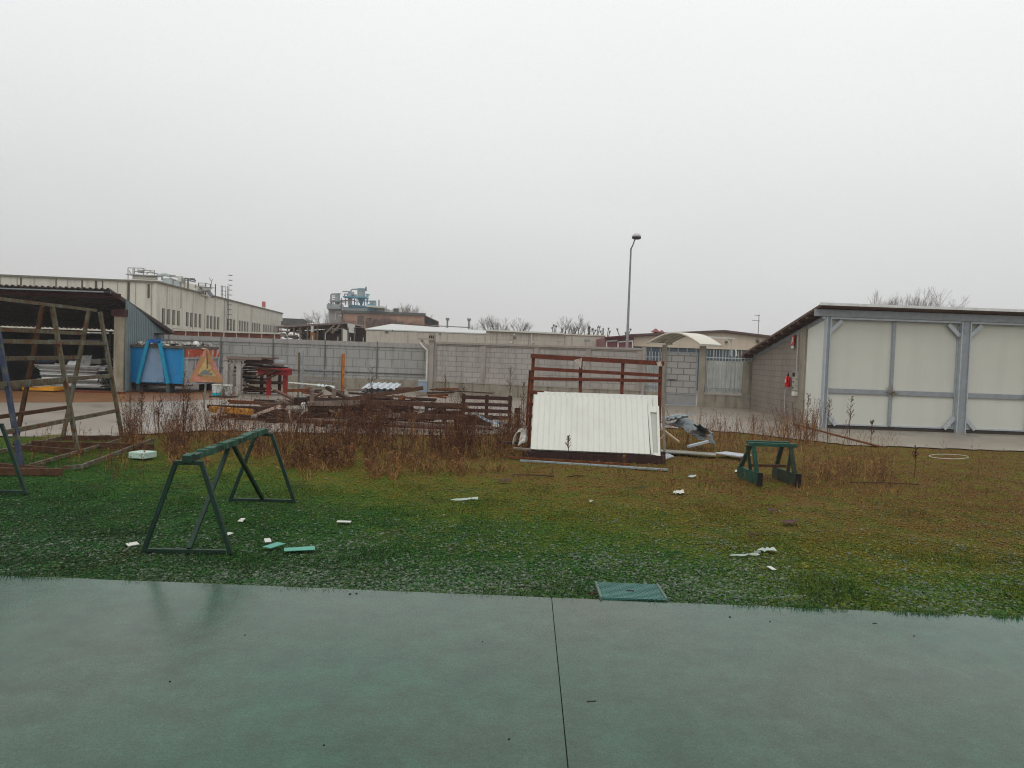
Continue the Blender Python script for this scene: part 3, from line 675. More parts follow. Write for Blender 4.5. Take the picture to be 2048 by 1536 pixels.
# ================================================================ WHITE SHED (right)
YF = 26.25
xL = V(1643, YF, 0).x                       # left front post
BK = G(1503, 820); xB, YBk = BK.x, BK.y
def sidex(Y): return xL+(xB-xL)*(Y-YF)/(YBk-YF)
bay = V(1915, YF, 0).x-xL
root = thing('shed', 'long white panelled shed with grey steel posts and mono-pitch roof at the right', 'shed', (xL, YF, 0))
zR0, zR1 = 4.27, 2.50; Y0r, Y1r = YF-.55, YBk+1.0
def roofz(Y): return zR0+(zR1-zR0)*(Y-Y0r)/(Y1r-Y0r)
roofm = mat('shed_roof_brown', (.11, .07, .055), rough=.7, var=.3, scale=3, streak=((.05, .03, .025), .6))
X1 = xL+bay*3.2
def vx(Y): return sidex(Y)-.42
MB().hexa([(vx(Y0r), Y0r, zR0-.09), (X1, Y0r, zR0-.09), (X1, Y1r, zR1-.09), (vx(Y1r), Y1r, zR1-.09),
           (vx(Y0r), Y0r, zR0), (X1, Y0r, zR0), (X1, Y1r, zR1), (vx(Y1r), Y1r, zR1)]).build('roof', roofm, root)
MB().box(((vx(Y0r)+X1)/2, Y0r-.03, zR0-.02), X1-vx(Y0r)+.1, .05, .09).build('roof_flashing', mat('white_flashing', (.62, .63, .62), rough=.4), root)
k = 0
for i in range(11):
    Y = Y0r+.5+i*.92; MB().box(((vx(Y)+.02+vx(Y)+1.6)/2, Y, roofz(Y)-.15), 1.6, .08, .11).build('purlin', roofm, root)
MB().beam((sidex(YF+.1)+.03, YF+.0, roofz(YF)-.30), (sidex(YBk)+.03, YBk, roofz(YBk)-.22), .12, .16).build('verge_beam', galv, root)
MB().box(((xL-.5+X1)/2, YF-.16, 3.98), X1-xL+.5, .09, .24).build('lintel_beam', galv, root)
MB().box(((xL-.2+X1)/2, YF-.13, 3.82), X1-xL+.2, .05, .07).build('door_track', galv_l, root)
def post(x, w_):
    m = MB(); m.box((x, YF-.08, 1.92), w_, .16, 3.84); 
    o = m.build('post', galv, root)
    for s in (-1, 1):
        mm = MB(); mm.box((x+s*(w_/2+.018), YF-.10, 1.92), .035, .2, 3.84); mm.build('post_flange', galv_l, root)
post(xL, .10); post(xL+bay, .26); post(xL+bay*2, .26)
def leaf(x0, x1):
    m = MB(); m.box(((x0+x1)/2, YF+.05, 1.96), x1-x0, .05, 3.66); d = m.build('door_leaf', cream_p, root)
    fr = MB()
    for x in (x0+.02, x1-.02): fr.box((x, YF+.0, 1.96), .04, .05, 3.66)
    for z in (.16, 3.77): fr.box(((x0+x1)/2, YF+.002, z), x1-x0-.085, .046, .05)
    f = fr.build('frame', galv_l, None, label='x'); f.parent = d; f.location = (0, 0, 0)
    me = f.data; og = ORG[f.name]; 
    for v in me.vertices: v.co += og-ORG[root.name]
    del f['label']
    md = MB().box(((x0+x1)/2, YF-.012, 1.32), x1-x0-.09, .05, .16).build('mid_rail', galv, root); md.parent = d
    return d
ORGfix = True
b0_ = xL+.10
for i in range(3):
    a = xL+bay*i+(.09 if i == 0 else .17); b = xL+bay*(i+1)-.17; mdl = (a+b)/2
    leaf(a, mdl-.02); leaf(mdl+.02, b)
    MB().box((mdl, YF-.03, 1.97), .11, .04, 3.6).build('door_strip', galv, root)
    m = MB(); m.beam((mdl-.17, YF-.08, 1.34), (mdl+.22, YF-.08, 1.31), .03, .03); m.box((mdl+.04, YF-.07, 1.33), .10, .05, .10); m.box((mdl+.05, YF-.10, 1.24), .06, .03, .1)
    m.build('bolt', mat('old_bolt', (.20, .18, .14), rough=.5, metal=.4), root)
def brace(p, q): MB().beam(p, q, .13, .05, up=(0, 1, 0)).build('corner_brace', galv_l, root)
for i in range(3):
    x = xL+bay*i
    for s in ((1,) if i == 0 else (-1, 1)):
        o = .08 if i == 0 else .17
        brace((x+s*(o+.0), YF-.09, .55), (x+s*(o+.36), YF-.09, .14)); brace((x+s*o, YF-.09, 3.35), (x+s*(o+.40), YF-.09, 3.74))
MB().box(((xL+X1)/2, YF+.0, .06), X1-xL, .10, .10).build('sill', mat('dark_sill', (.04, .035, .03)), root)
def stain(m, centres):
    t = m.node_tree; n = t.nodes; l = t.links; b = n['Principled BSDF']; cur = b.inputs['Base Color'].links[0].from_socket
    g = n.new('ShaderNodeNewGeometry'); no = n.new('ShaderNodeTexNoise'); no.inputs['Scale'].default_value = 9; no.inputs['Detail'].default_value = 5; l.new(g.outputs['Position'], no.inputs[0])
    for c, rad in centres:
        mp = n.new('ShaderNodeVectorMath'); mp.operation = 'SUBTRACT'; l.new(g.outputs['Position'], mp.inputs[0]); mp.inputs[1].default_value = c
        sc = n.new('ShaderNodeVectorMath'); sc.operation = 'MULTIPLY'; l.new(mp.outputs[0], sc.inputs[0]); sc.inputs[1].default_value = (1.0, .0, .75)
        ln = n.new('ShaderNodeVectorMath'); ln.operation = 'LENGTH'; l.new(sc.outputs[0], ln.inputs[0])
        a = n.new('ShaderNodeMath'); a.operation = 'MULTIPLY_ADD'; l.new(no.outputs[0], a.inputs[0]); a.inputs[1].default_value = rad*1.3; l.new(ln.outputs['Value'], a.inputs[2])
        r = n.new('ShaderNodeMapRange'); l.new(a.outputs[0], r.inputs[0]); r.inputs[1].default_value = rad*.6; r.inputs[2].default_value = rad*1.5; r.inputs[3].default_value = .75; r.inputs[4].default_value = 0
        mi = n.new('ShaderNodeMixRGB'); l.new(r.outputs[0], mi.inputs[0]); l.new(cur, mi.inputs[1]); mi.inputs[2].default_value = (.16, .10, .07, 1); cur = mi.outputs[0]
    l.new(cur, b.inputs['Base Color'])
cs = [((xL+bay*i+(bay-.08)/2, YF, 1.36), .24) for i in range(3)]
stain(cream_p, cs); stain(galv, cs)
# gable side: white panel, pillar, block wall
YP = 28.1
def sidewall(nm, Ya, Yb, mt, th=.1, z0=0, dz=.22, off=0):
    a, b = (sidex(Ya)+off, Ya), (sidex(Yb)+off, Yb)
    MB().hexa([(a[0], a[1], z0), (a[0]+th, a[1], z0), (b[0]+th, b[1], z0), (b[0], b[1], z0),
               (a[0], a[1], roofz(Ya)-dz), (a[0]+th, a[1], roofz(Ya)-dz), (b[0]+th, b[1], roofz(Yb)-dz), (b[0], b[1], roofz(Yb)-dz)]).build(nm, mt, root)
sidewall('side_panel', YF+.02, YP, white_p, dz=.30)
sidewall('pillar', YP, YP+.7, conc_d, th=.3, off=-.06, dz=.25)
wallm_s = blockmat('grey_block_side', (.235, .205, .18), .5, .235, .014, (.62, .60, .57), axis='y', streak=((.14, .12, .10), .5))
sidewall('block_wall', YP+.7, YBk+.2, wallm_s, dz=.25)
MB().box(((xL+X1)/2, YBk+.4, 1.1), X1-xL, .2, 2.3).build('back_wall', conc_d, root)
MB().beam((vx(Y1r)+.1, Y1r, zR1-.15), (X1, Y1r, zR1-.15), .12, .12).build('gutter', roofm, root)
# things fixed on the side wall
def onside(px, py, off=-.07):
    """point on the side wall plane seen at px,py"""
    d = ray(px, py); sx_ = (xB-xL)/(YBk-YF)
    t = (xL+off-sx_*YF)/(d.x-sx_*d.y); return OC+d*t
rd = mat('extinguisher_red', (.50, .015, .025), rough=.3, var=.08)
c = onside(1575, 762, -.14); c0, c1 = onside(1575, 774, -.14), onside(1575, 752, -.14)
hgt = c1.z-c0.z
root2 = thing('fire_extinguisher', 'red fire extinguisher with black hose hung on the grey block wall of the white shed', 'fire extinguisher', (c0.x, c0.y, c0.z))
m = MB(); m.tube([(c0.x, c0.y, c0.z), (c0.x, c0.y, c0.z+.03), (c0.x, c0.y, c0.z+hgt*.82), (c0.x, c0.y, c0.z+hgt*.93), (c0.x, c0.y, c0.z+hgt)], [.09, .105, .105, .07, .03], 16); m.build('body', rd, root2, smooth=True)
m = MB(); z1 = c0.z+hgt; m.box((c0.x, c0.y, z1+.03), .05, .05, .06); m.beam((c0.x, c0.y, z1+.06), (c0.x-.03, c0.y-.14, z1+.13), .03, .02); m.build('valve', rub, root2)
m = MB(); m.tube([(c0.x, c0.y, z1+.03), (c0.x-.06, c0.y-.12, z1+.02), (c0.x-.07, c0.y-.15, z1-.15), (c0.x-.07, c0.y-.13, c0.z+.15)], .014, 6); m.build('hose', rub, root2)
MB().box((c0.x-.10, c0.y-.03, c0.z+hgt*.55), .015, .09, .12).build('label_plate', cardm, root2)
sgp = onside(1585.5, 684, -.08)
root2 = thing('wall_sign', 'narrow red and white safety sign high on the block wall above the extinguisher', 'sign', (sgp.x, sgp.y, sgp.z-.25))
sgm = mat('sign_red', (.45, .03, .03), rough=.5)
MB().box((sgp.x, sgp.y, sgp.z+.06), .02, .30, .38).build('plate', sgm, root2)
m = MB(); m.box((sgp.x-.014, sgp.y-.02, sgp.z+.10), .012, .09, .2); m.box((sgp.x-.014, sgp.y+.05, sgp.z), .012, .05, .14); m.build('pictogram', cardm, root2)
MB().box((sgp.x, sgp.y, sgp.z-.20), .02, .28, .09).build('caption_plate', cardm, root2)
e = onside(1592, 765, -.10)
ebm = mat('grey_switch_box', (.42, .41, .36), rough=.5)
root2 = thing('switch_box', 'beige electric switch boxes stacked on the shed pillar beside the red extinguisher', 'switch box', (e.x, e.y, e.z-.35))
for dz, hh, mt in ((.28, .26, ebm), (.0, .24, ebm), (-.22, .16, ebm), (-.42, .16, mat('white_socket', (.6, .6, .56)))):
    MB().box((e.x-.03, e.y, e.z+dz), .14, .26, hh).build('box', mt, root2)
MB().box((e.x-.11, e.y-.02, e.z+.30), .02, .2, .16).build('window', blackish, root2)
for dz in (.02, -.2): MB().box((e.x-.11, e.y, e.z+dz), .02, .09, .09).build('button', mat('dark_button', (.1, .1, .1)), root2)
top = onside(1594, 668, -.10)
MB().tube([(e.x-.02, e.y-.05, e.z+.42), (e.x-.02, e.y-.05, top.z)], .028, 8).build('conduit', mat('grey_conduit', (.40, .40, .37)), label='pale grey conduit rising from the switch boxes to the eave', cat='conduit')
f0, f1 = onside(1570.5, 778, -.08), onside(1570, 815, -.08)
MB().tube([(f0.x, f0.y, f0.z), (f0.x, f0.y, .1)], .014, 6).build('wire', mat('white_wire', (.5, .5, .48)), label='thin white wire running down the block wall under the extinguisher', cat='wire')
# rusty threshold strips on the yard
for (a, b, w_, lab) in (((1588, 848), (1756, 892), .10, 'long rusty steel strip lying on the concrete before the shed doors'),):
    MB().beam(G(*a, .04), G(*b, .04), w_, .03).build('steel_strip', rust, label=lab, cat='strip')
MB().beam(G(1590, 843, .03), G(1640, 853, .03), .25, .03).build('kerb_strip', conc_d, label='narrow mossy kerb strip along the foot of the white side panel', cat='kerb')

# ================================================================ BOUNDARY WALLS
W1 = G(1500, 819); W0 = G(862, 787); W0.z = W1.z = 0
wd = (W1-W0).normalized(); wn = Vector((wd.y, -wd.x, 0))
def wp(px, z): return at_line(W0, W1, px, z)
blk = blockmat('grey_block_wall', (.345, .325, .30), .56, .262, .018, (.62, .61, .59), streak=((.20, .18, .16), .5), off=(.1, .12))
plm_ = mat('wall_frame_concrete', (.30, .272, .245), var=.12, scale=2, streak=((.16, .145, .12), .6))
def wbox(m, p, q, z0, z1, th, off=0):
    a, b = p+wn*off, q+wn*off; a.z = b.z = 0
    return m.hexa([a+UZ*z0, b+UZ*z0, b-wn*th+UZ*z0, a-wn*th+UZ*z0, a+UZ*z1, b+UZ*z1, b-wn*th+UZ*z1, a-wn*th+UZ*z1])
root = thing('block_wall', 'grey concrete block wall with slim pilasters and coping right of the downpipe', 'wall', W0)
a, b = wp(862, 1), wp(1281, 1)
wbox(MB(), a, b, .62, 2.6, .12).build('block_panel', blk, root)
wbox(MB(), a, b, -.05, .62, .2, .03).build('plinth', conc_d, root)
wbox(MB(), a-wd*.1, b+wd*.1, 2.6, 2.70, .3, .09).build('coping', plm_, root)
wbox(MB(), a, b, .62, .68, .2, .06).build('plinth_cap', plm_, root)
for px in (868, 966, 1072, 1175, 1277):
    p = wp(px, 1); wbox(MB(), p-wd*.12, p+wd*.12, .68, 2.6, .2, .05).build('pilaster', plm_, root)
wbox(MB(), a, b, 2.52, 2.6, .1, .03).build('top_rail', plm_, root)
# corner post, lamp bracket, downpipe
cp = wp(861, 0)
root = thing('corner_post', 'dark concrete post with a short bracket arm at the joint of the two walls', 'post', cp)
wbox(MB(), cp-wd*.14, cp+wd*.14, 0, 3.15, .28, .12).build('shaft', plm_, root)
MB().beam(cp-wd*.7+wn*.1+UZ*2.83, cp+wd*.2+wn*.1+UZ*2.80, .25, .10).build('arm', plm_, root)
MB().beam(cp-wd*.55+wn*.1+UZ*2.75, cp-wd*.1+wn*.1+UZ*2.2, .10, .09).build('strut', plm_, root)
m = MB(); 
for k in range(3): m.box(cp+wn*.13+UZ*(2.9+.0)+wd*(-.1+.1*k), .05, .04, .22)
m.build('insulator', blackish, root)
p = wp(855, 0)+wn*.22
MB().tube([p+UZ*.35, p+UZ*2.25, p+UZ*2.35-wd*.15, p+UZ*2.6-wd*.4], .045, 8).build('downpipe', mat('white_downpipe', (.55, .53, .49)), label='white downpipe running down beside the corner post', cat='downpipe')
# left wall
Yw = 40.3
lw = blockmat('pale_block_wall', (.33, .33, .315), .69, .46, .022, (.58, .58, .56), streak=((.2, .2, .185), .6), off=(.2, .15))
x0, x1 = V(180, Yw, 1).x, V(853, Yw, 1).x
root = thing('precast_wall', 'long pale grey wall of large blocks with spiked top running behind the skips', 'wall', ((x0+x1)/2, Yw, 0))
MB().box(((x0+x1)/2, Yw+.08, 1.48), x1-x0, .16, 1.72).build('block_panel', lw, root)
MB().box(((x0+x1)/2, Yw+.04, .30), x1-x0, .26, .66).build('plinth', conc_d, root)
MB().box(((x0+x1)/2, Yw+.06, 2.45), x1-x0+.05, .22, .24).build('coping', mat('coping_grey', (.31, .30, .285), var=.1, streak=((.2, .19, .17), .6)), root)
MB().box(((x0+x1)/2, Yw-.03, .95), x1-x0, .05, .03).build('wall_rail', mat('thin_dark_rail', (.09, .085, .08)), root)
px = 338
while px < 855:
    p = V(px, Yw, 1.5); MB().box((p.x, Yw-.035, 1.62), .055, .05, 2.0).build('wall_post', mat('wall_post_grey', (.13, .125, .12)), root); px += 104
px = 345; j = 0
sp_ = mat('pale_prong', (.38, .37, .35))
while px < 845:
    p = V(px, Yw, 2.6); MB().tube([(p.x, Yw+.06, 2.56), (p.x, Yw+.06, 2.80 if j % 4 else 2.93)], .022 if j % 4 else .03, 6).build('prong', sp_, root); px += 13 if px > 10000 else 25.4; j += 1
# gate side piece between wall end and gate pillars
a, b = wp(1284, 1), wp(1321, 1)
root = thing('infill_fence', 'narrow fence bay of thin bars over pale sheet left of the canopy gate', 'fence', wp(1300, 0))
wbox(MB(), a, b, 0, .62, .2).build('plinth', conc_d, root)
m = MB(); Vv = b-a; m.corr(a-wn*.1+UZ*(-.35), Vv-UZ*Vv.z, UZ*1.35, -wn if wn.y > 0 else wn, period=.13, depth=.03); m.build('sheet', mat('dirty_white_sheet', (.47, .49, .46), var=.15, streak=((.22, .22, .19), .9)), root)
for k in range(7):
    p = a+Vv*(k/6); p.z = 0; MB().tube([p+UZ*.62, p+UZ*2.55], .018, 5).build('bar', galv_l, root)
for z in (.9, 2.3): 
    MB().beam(Vector((a.x, a.y, z)), Vector((b.x, b.y, z)), .03, .05).build('rail', galv, root)
p = wp(1284, 0); wbox(MB(), p-wd*.09, p+wd*.09, 0, 2.75, .15, .08).build('end_post', plm_, root)
# gate leaf
root = thing('gate', 'pedestrian gate with block patterned leaf under the arched canopy', 'gate', wp(1360, 0))
pa, pb = wp(1325.5, 0), wp(1401, 0)
wbox(MB(), pa-wd*.13, pa+wd*.10, 0, 3.05, .24, .1).build('pillar', conc_d, root); wbox(MB(), pb-wd*.16, pb+wd*.14, 0, 3.0, .28, .1).build('pillar', conc_d, root)
a, b = wp(1331, 1), wp(1392, 1)
wbox(MB(), a, b, .60, 2.52, .08).build('leaf', blockmat('gate_block_print', (.33, .32, .305), .56, .30, .022, (.42, .41, .39), off=(.25, .0)), root)
wbox(MB(), a, b, .12, .56, .08).build('lower_panel', mat('gate_lower', (.27, .27, .265), var=.1), root)
for z0, z1 in ((2.52, 2.58), (.55, .60), (.05, .12)): wbox(MB(), a, b, z0, z1, .1, .02).build('leaf_rail', galv, root)
for p in (a, b): wbox(MB(), p-wd*.03, p+wd*.03, .05, 2.58, .1, .021).build('leaf_stile', galv, root)
MB().beam(a+wn*.06+wd*.1+UZ*.26, a+wn*.06+wd*.5+UZ*.24, .03, .03).build('handle', blackish, root)
# canopy
root = thing('canopy', 'arched translucent white canopy on beams above the pedestrian gate', 'canopy', wp(1360, 3.0))
cm = mat('polycarbonate', (.62, .60, .52), rough=.35, var=.06); beamm = mat('canopy_beam', (.42, .38, .33), var=.15)
nl, nr = wp(1299, 3.02)+wn*.55, wp(1402, 2.98)+wn*.55
axv = wd*.95-wn*1.3
def arc(t, base=0.0, rise=.5): return [nl+(nr-nl)*u+UZ*(rise*math.sin(math.pi*u)) + axv*t+UZ*base for u in np.linspace(0, 1, 17)]
m = MB(); A_, B_ = arc(0), arc(1); k = len(A_)
A2_, B2_ = arc(0, -.03), arc(1, -.03)
m.add(A_+B_+A2_+B2_, [(i, i+1, k+i+1, k+i) for i in range(k-1)]+[(2*k+i, 3*k+i, 3*k+i+1, 2*k+i+1) for i in range(k-1)]+[(i, 2*k+i, 2*k+i+1, i+1) for i in range(k-1)]+[(k+i, k+i+1, 3*k+i+1, 3*k+i) for i in range(k-1)])
m.build('roof_sheet', cm, root)
for t in (0, .25, .5, .75, 1): MB().tube(arc(t, -.05), .022 if t else .03, 6).build('rib', beamm, root)
for p in (nl, nr): MB().beam(p-UZ*.07-axv*.08, p-UZ*.07+axv*1.08, .08, .07).build('eave_beam', beamm, root)
MB().beam(nl-UZ*.08-wd*.1, nl-UZ*.10+wd*.8, .07, .07).build('support_arm', beamm, root)
# fence right of gate
root = thing('spiked_fence', 'spiked metal fence with white ribbed sheet behind its bars beside the white shed', 'fence', wp(1455, 0))
a, b = wp(1408, 1), wp(1503, 1); Vv = b-a; Vv.z = 0
wbox(MB(), a, b, 0, .60, .25, .05).build('plinth', conc_d, root); wbox(MB(), a, b, .60, .66, .3, .08).build('plinth_cap', plm_, root)
m = MB(); a0 = Vector((a.x, a.y, .72)); m.corr(a0-wn*.12, Vv, UZ*1.5, wn if wn.y < 0 else -wn, period=.2, depth=.035); m.build('sheet', MATS['dirty_white_sheet'], root)
for z in (.92, 2.36): MB().beam(Vector((a.x, a.y, z)), Vector((b.x, b.y, z)), .03, .045).build('rail', galv_l if z > 2 else galv, root)
n = 15
for k in range(n):
    p = a+Vv*((k+.5)/n); p.z = 0; MB().tube([p+UZ*.68, p+UZ*2.5, p+UZ*(2.72 if k < 12 else 2.6)], [.018, .018, .012], 5).build('bar', sp_ if k % 3 else galv_l, root)
# hydrant-like box on the wall foot
c = D(846, 775, 38.3)
root = thing('meter_box', 'small blue grey cabinet standing at the foot of the wall near the downpipe', 'cabinet', (c.x, c.y, 0))
MB().box((c.x, c.y, .40), .42, .35, .55).build('body', mat('blue_grey_box', (.24, .29, .35), rough=.5), root); MB().box((c.x, c.y, .70), .46, .4, .05).build('lid', galv_l, root); MB().box((c.x, c.y, .09), .7, .4, .1).build('base', conc_d, root)
MB().beam(V(860, 37.6, .3), V(985, 36.5, .28), .08, .06).build('steel_bar', wood_d, label='long dark bar lying along the foot of the block wall', cat='bar')

# ================================================================ LAMP POST
p0 = V(1253, 42.5, 2.2); hd = D(1270, 478, 42.5)
root = thing('street_lamp', 'tall slim grey street lamp with cranked arm and round dark head behind the wall', 'street lamp', (p0.x, 42.5, 0))
lm = mat('lamp_grey', (.17, .17, .175), rough=.5, metal=.3); zt_ = D(1263, 497, 42.5).z
MB().tube([(p0.x, 42.5, 0), (p0.x, 42.5, 2.7), (p0.x, 42.5, 2.75), (p0.x, 42.5, zt_)], [.13, .12, .08, .045], 10).build('pole', lm, root, smooth=True)
MB().tube([(p0.x, 42.5, zt_-.02), (p0.x+.05, 42.3, zt_+.12), (p0.x+.12, 42.0, zt_+.42)], .035, 8).build('arm', lm, root, smooth=True)
c = Vector((p0.x+.18, 41.85, zt_+.52))
MB().tube([c-UZ*.10, c-UZ*.06, c+UZ*.02], [.16, .25, .255], 14).build('lamp_housing', mat('lamp_dark', (.05, .04, .045), rough=.5), root, smooth=True)
MB().tube([c+UZ*.021, c+UZ*.12, c+UZ*.20, c+UZ*.23], [.25, .22, .13, .03], 14).build('lamp_cap', mat('lamp_white_cap', (.5, .5, .5)), root, smooth=True)

# ================================================================ LEFT OPEN SHED
Yp = G(235, 786).y; xP = V(246, Yp, 1).x
root = thing('open_shed', 'dark open-fronted storage shed with blue grey ribbed side wall and sloping roof at the left', 'shed', (xP, Yp, 0))
rf0 = D(218, 578, Yp-1.0); rf1 = D(347, 663, 38.8)
xl_ = xP-14
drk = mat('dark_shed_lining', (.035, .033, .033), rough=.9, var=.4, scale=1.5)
Rm = mat('grey_fibre_roof', (.10, .09, .085), rough=.75, var=.25, scale=2)
m = MB(); U = Vector((xl_-rf0.x, 0, .0)); Vs = rf1-rf0; m.corr(Vector((xl_, rf0.y, rf0.z)), -U, Vector((rf1.x-rf0.x, Vs.y, Vs.z)), (0, 0, 1), period=.24, depth=.045, th=.03); m.build('roof', Rm, root)
MB().prism([rf0+Vector((-.35, .05, -.06)), rf0+Vector((.03, .0, -.06)), rf1+Vector((.03, 0, -.06)), rf1+Vector((-.35, 0, -.06))], (0, 0, -.10)).build('verge_board', mat('verge_dark', (.04, .03, .03)), root)
MB().beam((xl_, rf0.y+.5, rf0.z-.25), (rf0.x+.2, rf0.y+.5, rf0.z-.25), .12, .2).build('front_beam', mat('dark_red_beam', (.05, .02, .022)), root)
MB().beam((xl_, rf0.y+.05, rf0.z-.12), (rf0.x+.05, rf0.y+.05, rf0.z-.12), .03, .05).build('purlin', galv, root)
def rz_(Y): return rf0.z+(rf1.z-rf0.z)*(Y-rf0.y)/(rf1.y-rf0.y)
MB().hexa([(xP-.40, Yp, 0), (xP, Yp, 0), (xP, Yp+.3, 0), (xP-.40, Yp+.3, 0), (xP-.40, Yp, rz_(Yp)-.6), (xP, Yp, rz_(Yp)-.6), (xP, Yp+.3, rz_(Yp)-.6), (xP-.40, Yp+.3, rz_(Yp)-.6)]).build('pillar', mat('mossy_pillar', (.28, .25, .20), var=.2, streak=((.12, .13, .06), .8)), root)
MB().beam((xP-.5, Yp+.1, rz_(Yp)-.72), (xP+.05, Yp+.1, rz_(Yp)-.72), .3, .3).build('beam_end', MATS['dark_red_beam'], root)
# side wall corrugated: clipped under roof slope
sw = mat('blue_grey_ribbed', (.17, .215, .225), rough=.5, var=.15, scale=2, streak=((.12, .13, .12), .7))
m = MB(); Y = Yp+.1; k = 0; xs_ = xP+.02; Ye = 38.3; xE = rf1.x-.25
def sx2(Y): return xs_+(xE-xs_)*(Y-Yp-.1)/(Ye-Yp-.1)
prof = [0, .45, .55, .9]; dd_ = [0, 0, 1, 1]; pts_ = []
while Y < Ye:
    for a_, d_ in zip(prof, dd_):
        y = Y+a_*.28
        if y < Ye: pts_.append((y, d_*.05))
    Y += .28
vs = []
for y, d_ in pts_: vs += [(sx2(y)+d_, y, .05), (sx2(y)+d_, y, rz_(y)-.16)]
for y, d_ in pts_: vs += [(sx2(y)+d_-.02, y, .05), (sx2(y)+d_-.02, y, rz_(y)-.16)]
n = len(pts_); fs = [(2*i, 2*i+2, 2*i+3, 2*i+1) for i in range(n-1)]+[(2*n+2*i, 2*n+2*i+1, 2*n+2*i+3, 2*n+2*i+2) for i in range(n-1)]+[(2*i+1, 2*i+3, 2*n+2*i+3, 2*n+2*i+1) for i in range(n-1)]
MB().add(vs, fs).build('side_wall', sw, root)
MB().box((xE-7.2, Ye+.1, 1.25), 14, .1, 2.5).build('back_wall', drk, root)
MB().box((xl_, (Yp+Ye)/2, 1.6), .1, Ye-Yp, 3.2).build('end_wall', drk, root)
for zz_ in (1.0, 1.9, 2.6): MB().beam((xl_, Ye-1.6, zz_), (xP-.5, Ye-1.6, zz_-.02), .9, .06).build('shelf', wood_d, root)
for x in (xP-3, xP-5.6, xP-9): MB().box((x, Ye-2.0, 1.3), .1, .1, 2.6).build('shelf_post', mat('rusty_shelf_post', (.09, .07, .06), var=.4, scale=6), root)
# shelf load
pal = [(.26, .26, .26), (.10, .085, .07), (.33, .32, .28), (.05, .05, .055), (.17, .12, .09), (.08, .10, .13)]
pm = [mat('bundle_%s' % n_, c, var=.35, scale=7, rough=.7) for n_, c in zip(('grey', 'brown', 'pale', 'black', 'tan', 'blue'), pal)]
for i in range(14):
    x = xP-.9-random.uniform(0, 6); z = random.choice((1.03, 1.93)); ln = random.uniform(.7, 2.2); y = Ye-1.7
    MB().beam((x-ln/2, y+random.uniform(-.3, .2), z+.1), (x+ln/2, y+random.uniform(-.3, .2), z+.1+random.uniform(0, .1)), .35, random.uniform(.1, .28)).build('bundle', random.choice(pm), label='dim bundle of boards lying on the shelves inside the open shed', cat='bundle', group='bundles on the shelves of the open shed')
# stack of white sheets on the floor by the pillar
Yst = Yp+1.1
whs = [mat('white_sheet_a', (.62, .62, .60), var=.15, scale=5), mat('white_sheet_b', (.42, .42, .41), var=.25, scale=5), mat('white_sheet_c', (.25, .25, .24), var=.3, scale=6)]
z = .12; i = 0
while z < 1.02:
    h_ = random.uniform(.035, .075); c0 = V(156+random.uniform(-8, 8), Yst, z).x; ln = random.uniform(2.1, 2.9)
    MB().box((c0, Yst+random.uniform(-.15, .15), z+h_/2), ln, 1.1, h_*.8, rz=random.uniform(-.07, .07)).build('sheet', whs[i % 3] if z > .3 else whs[i % 2], label='pale sheet in the low stack inside the open shed by the pillar', cat='sheet', group='white sheets stacked by the shed pillar')
    z += h_; i += 1
for (px, py, w_, h_, k) in ((150, 728, .8, .3, 0), (168, 722, .5, .5, 2), (112, 735, .45, .35, 1), (190, 738, .9, .3, 1)):
    c = D(px, py, Yst+.2); MB().crumple([c+Vector((-w_/2, 0, -h_/2)), c+Vector((w_/2, 0, -h_/2)), c+Vector((w_/2*.8, .3, h_/2)), c+Vector((-w_/2, .3, h_/2))], 4, 3, .05, .04).build('wrapped_bundle', whs[k], label='crumpled wrapped bundle lying on top of the white sheet stack', cat='bundle', group='wrapped bundles on the white sheets')
m = MB(); 
for _ in range(9):
    a = D(204+random.uniform(-6, 10), 752+random.uniform(-8, 8), Yst-.6); m.beam(a, a+Vector((random.uniform(-.3, .4), random.uniform(-.2, .1), random.uniform(-.5, .1))), .06, .02)
m.build('torn_wrap', blackish, label='torn black and white wrapping spilling from the sheet stack', cat='wrapping')
for (px0, px1, y, zz_, th, lab, mt) in ((54, 116, 783, .12, .14, 'orange yellow foam board with white top lying before the open shed', mat('orange_foam', (.55, .27, .06), var=.1)), (0, 48, 788, .05, .05, 'dark board lying on the wet floor before the open shed', wood_d)):
    a = V(px0, 30.8, zz_); b = V(px1, 30.8, zz_); MB().box(((a.x+b.x)/2, 30.9, zz_+.02), b.x-a.x, .8, th).build('foam_board', mt, label=lab, cat='board')
a = V(54, 30.8, .21); b = V(84, 30.8, .21); MB().box(((a.x+b.x)/2, 30.88, .235), b.x-a.x, .86, .04).build('white_board', whs[0], label='white board lying on the left half of the orange foam board', cat='board')
for (p0_, p1_, py0, py1, Y, mt, lab) in ((84, 250, 778, 783, 31.0, redbrown, 'long dark red bar on the floor below the white sheets'), (60, 215, 775, 779, 31.3, wood_m, 'long brown timber on the floor below the white sheets')):
    MB().beam(V(p0_, Y, .06), V(p1_, Y, .06), .1, .08).build('floor_bar', mt, label=lab, cat='bar')

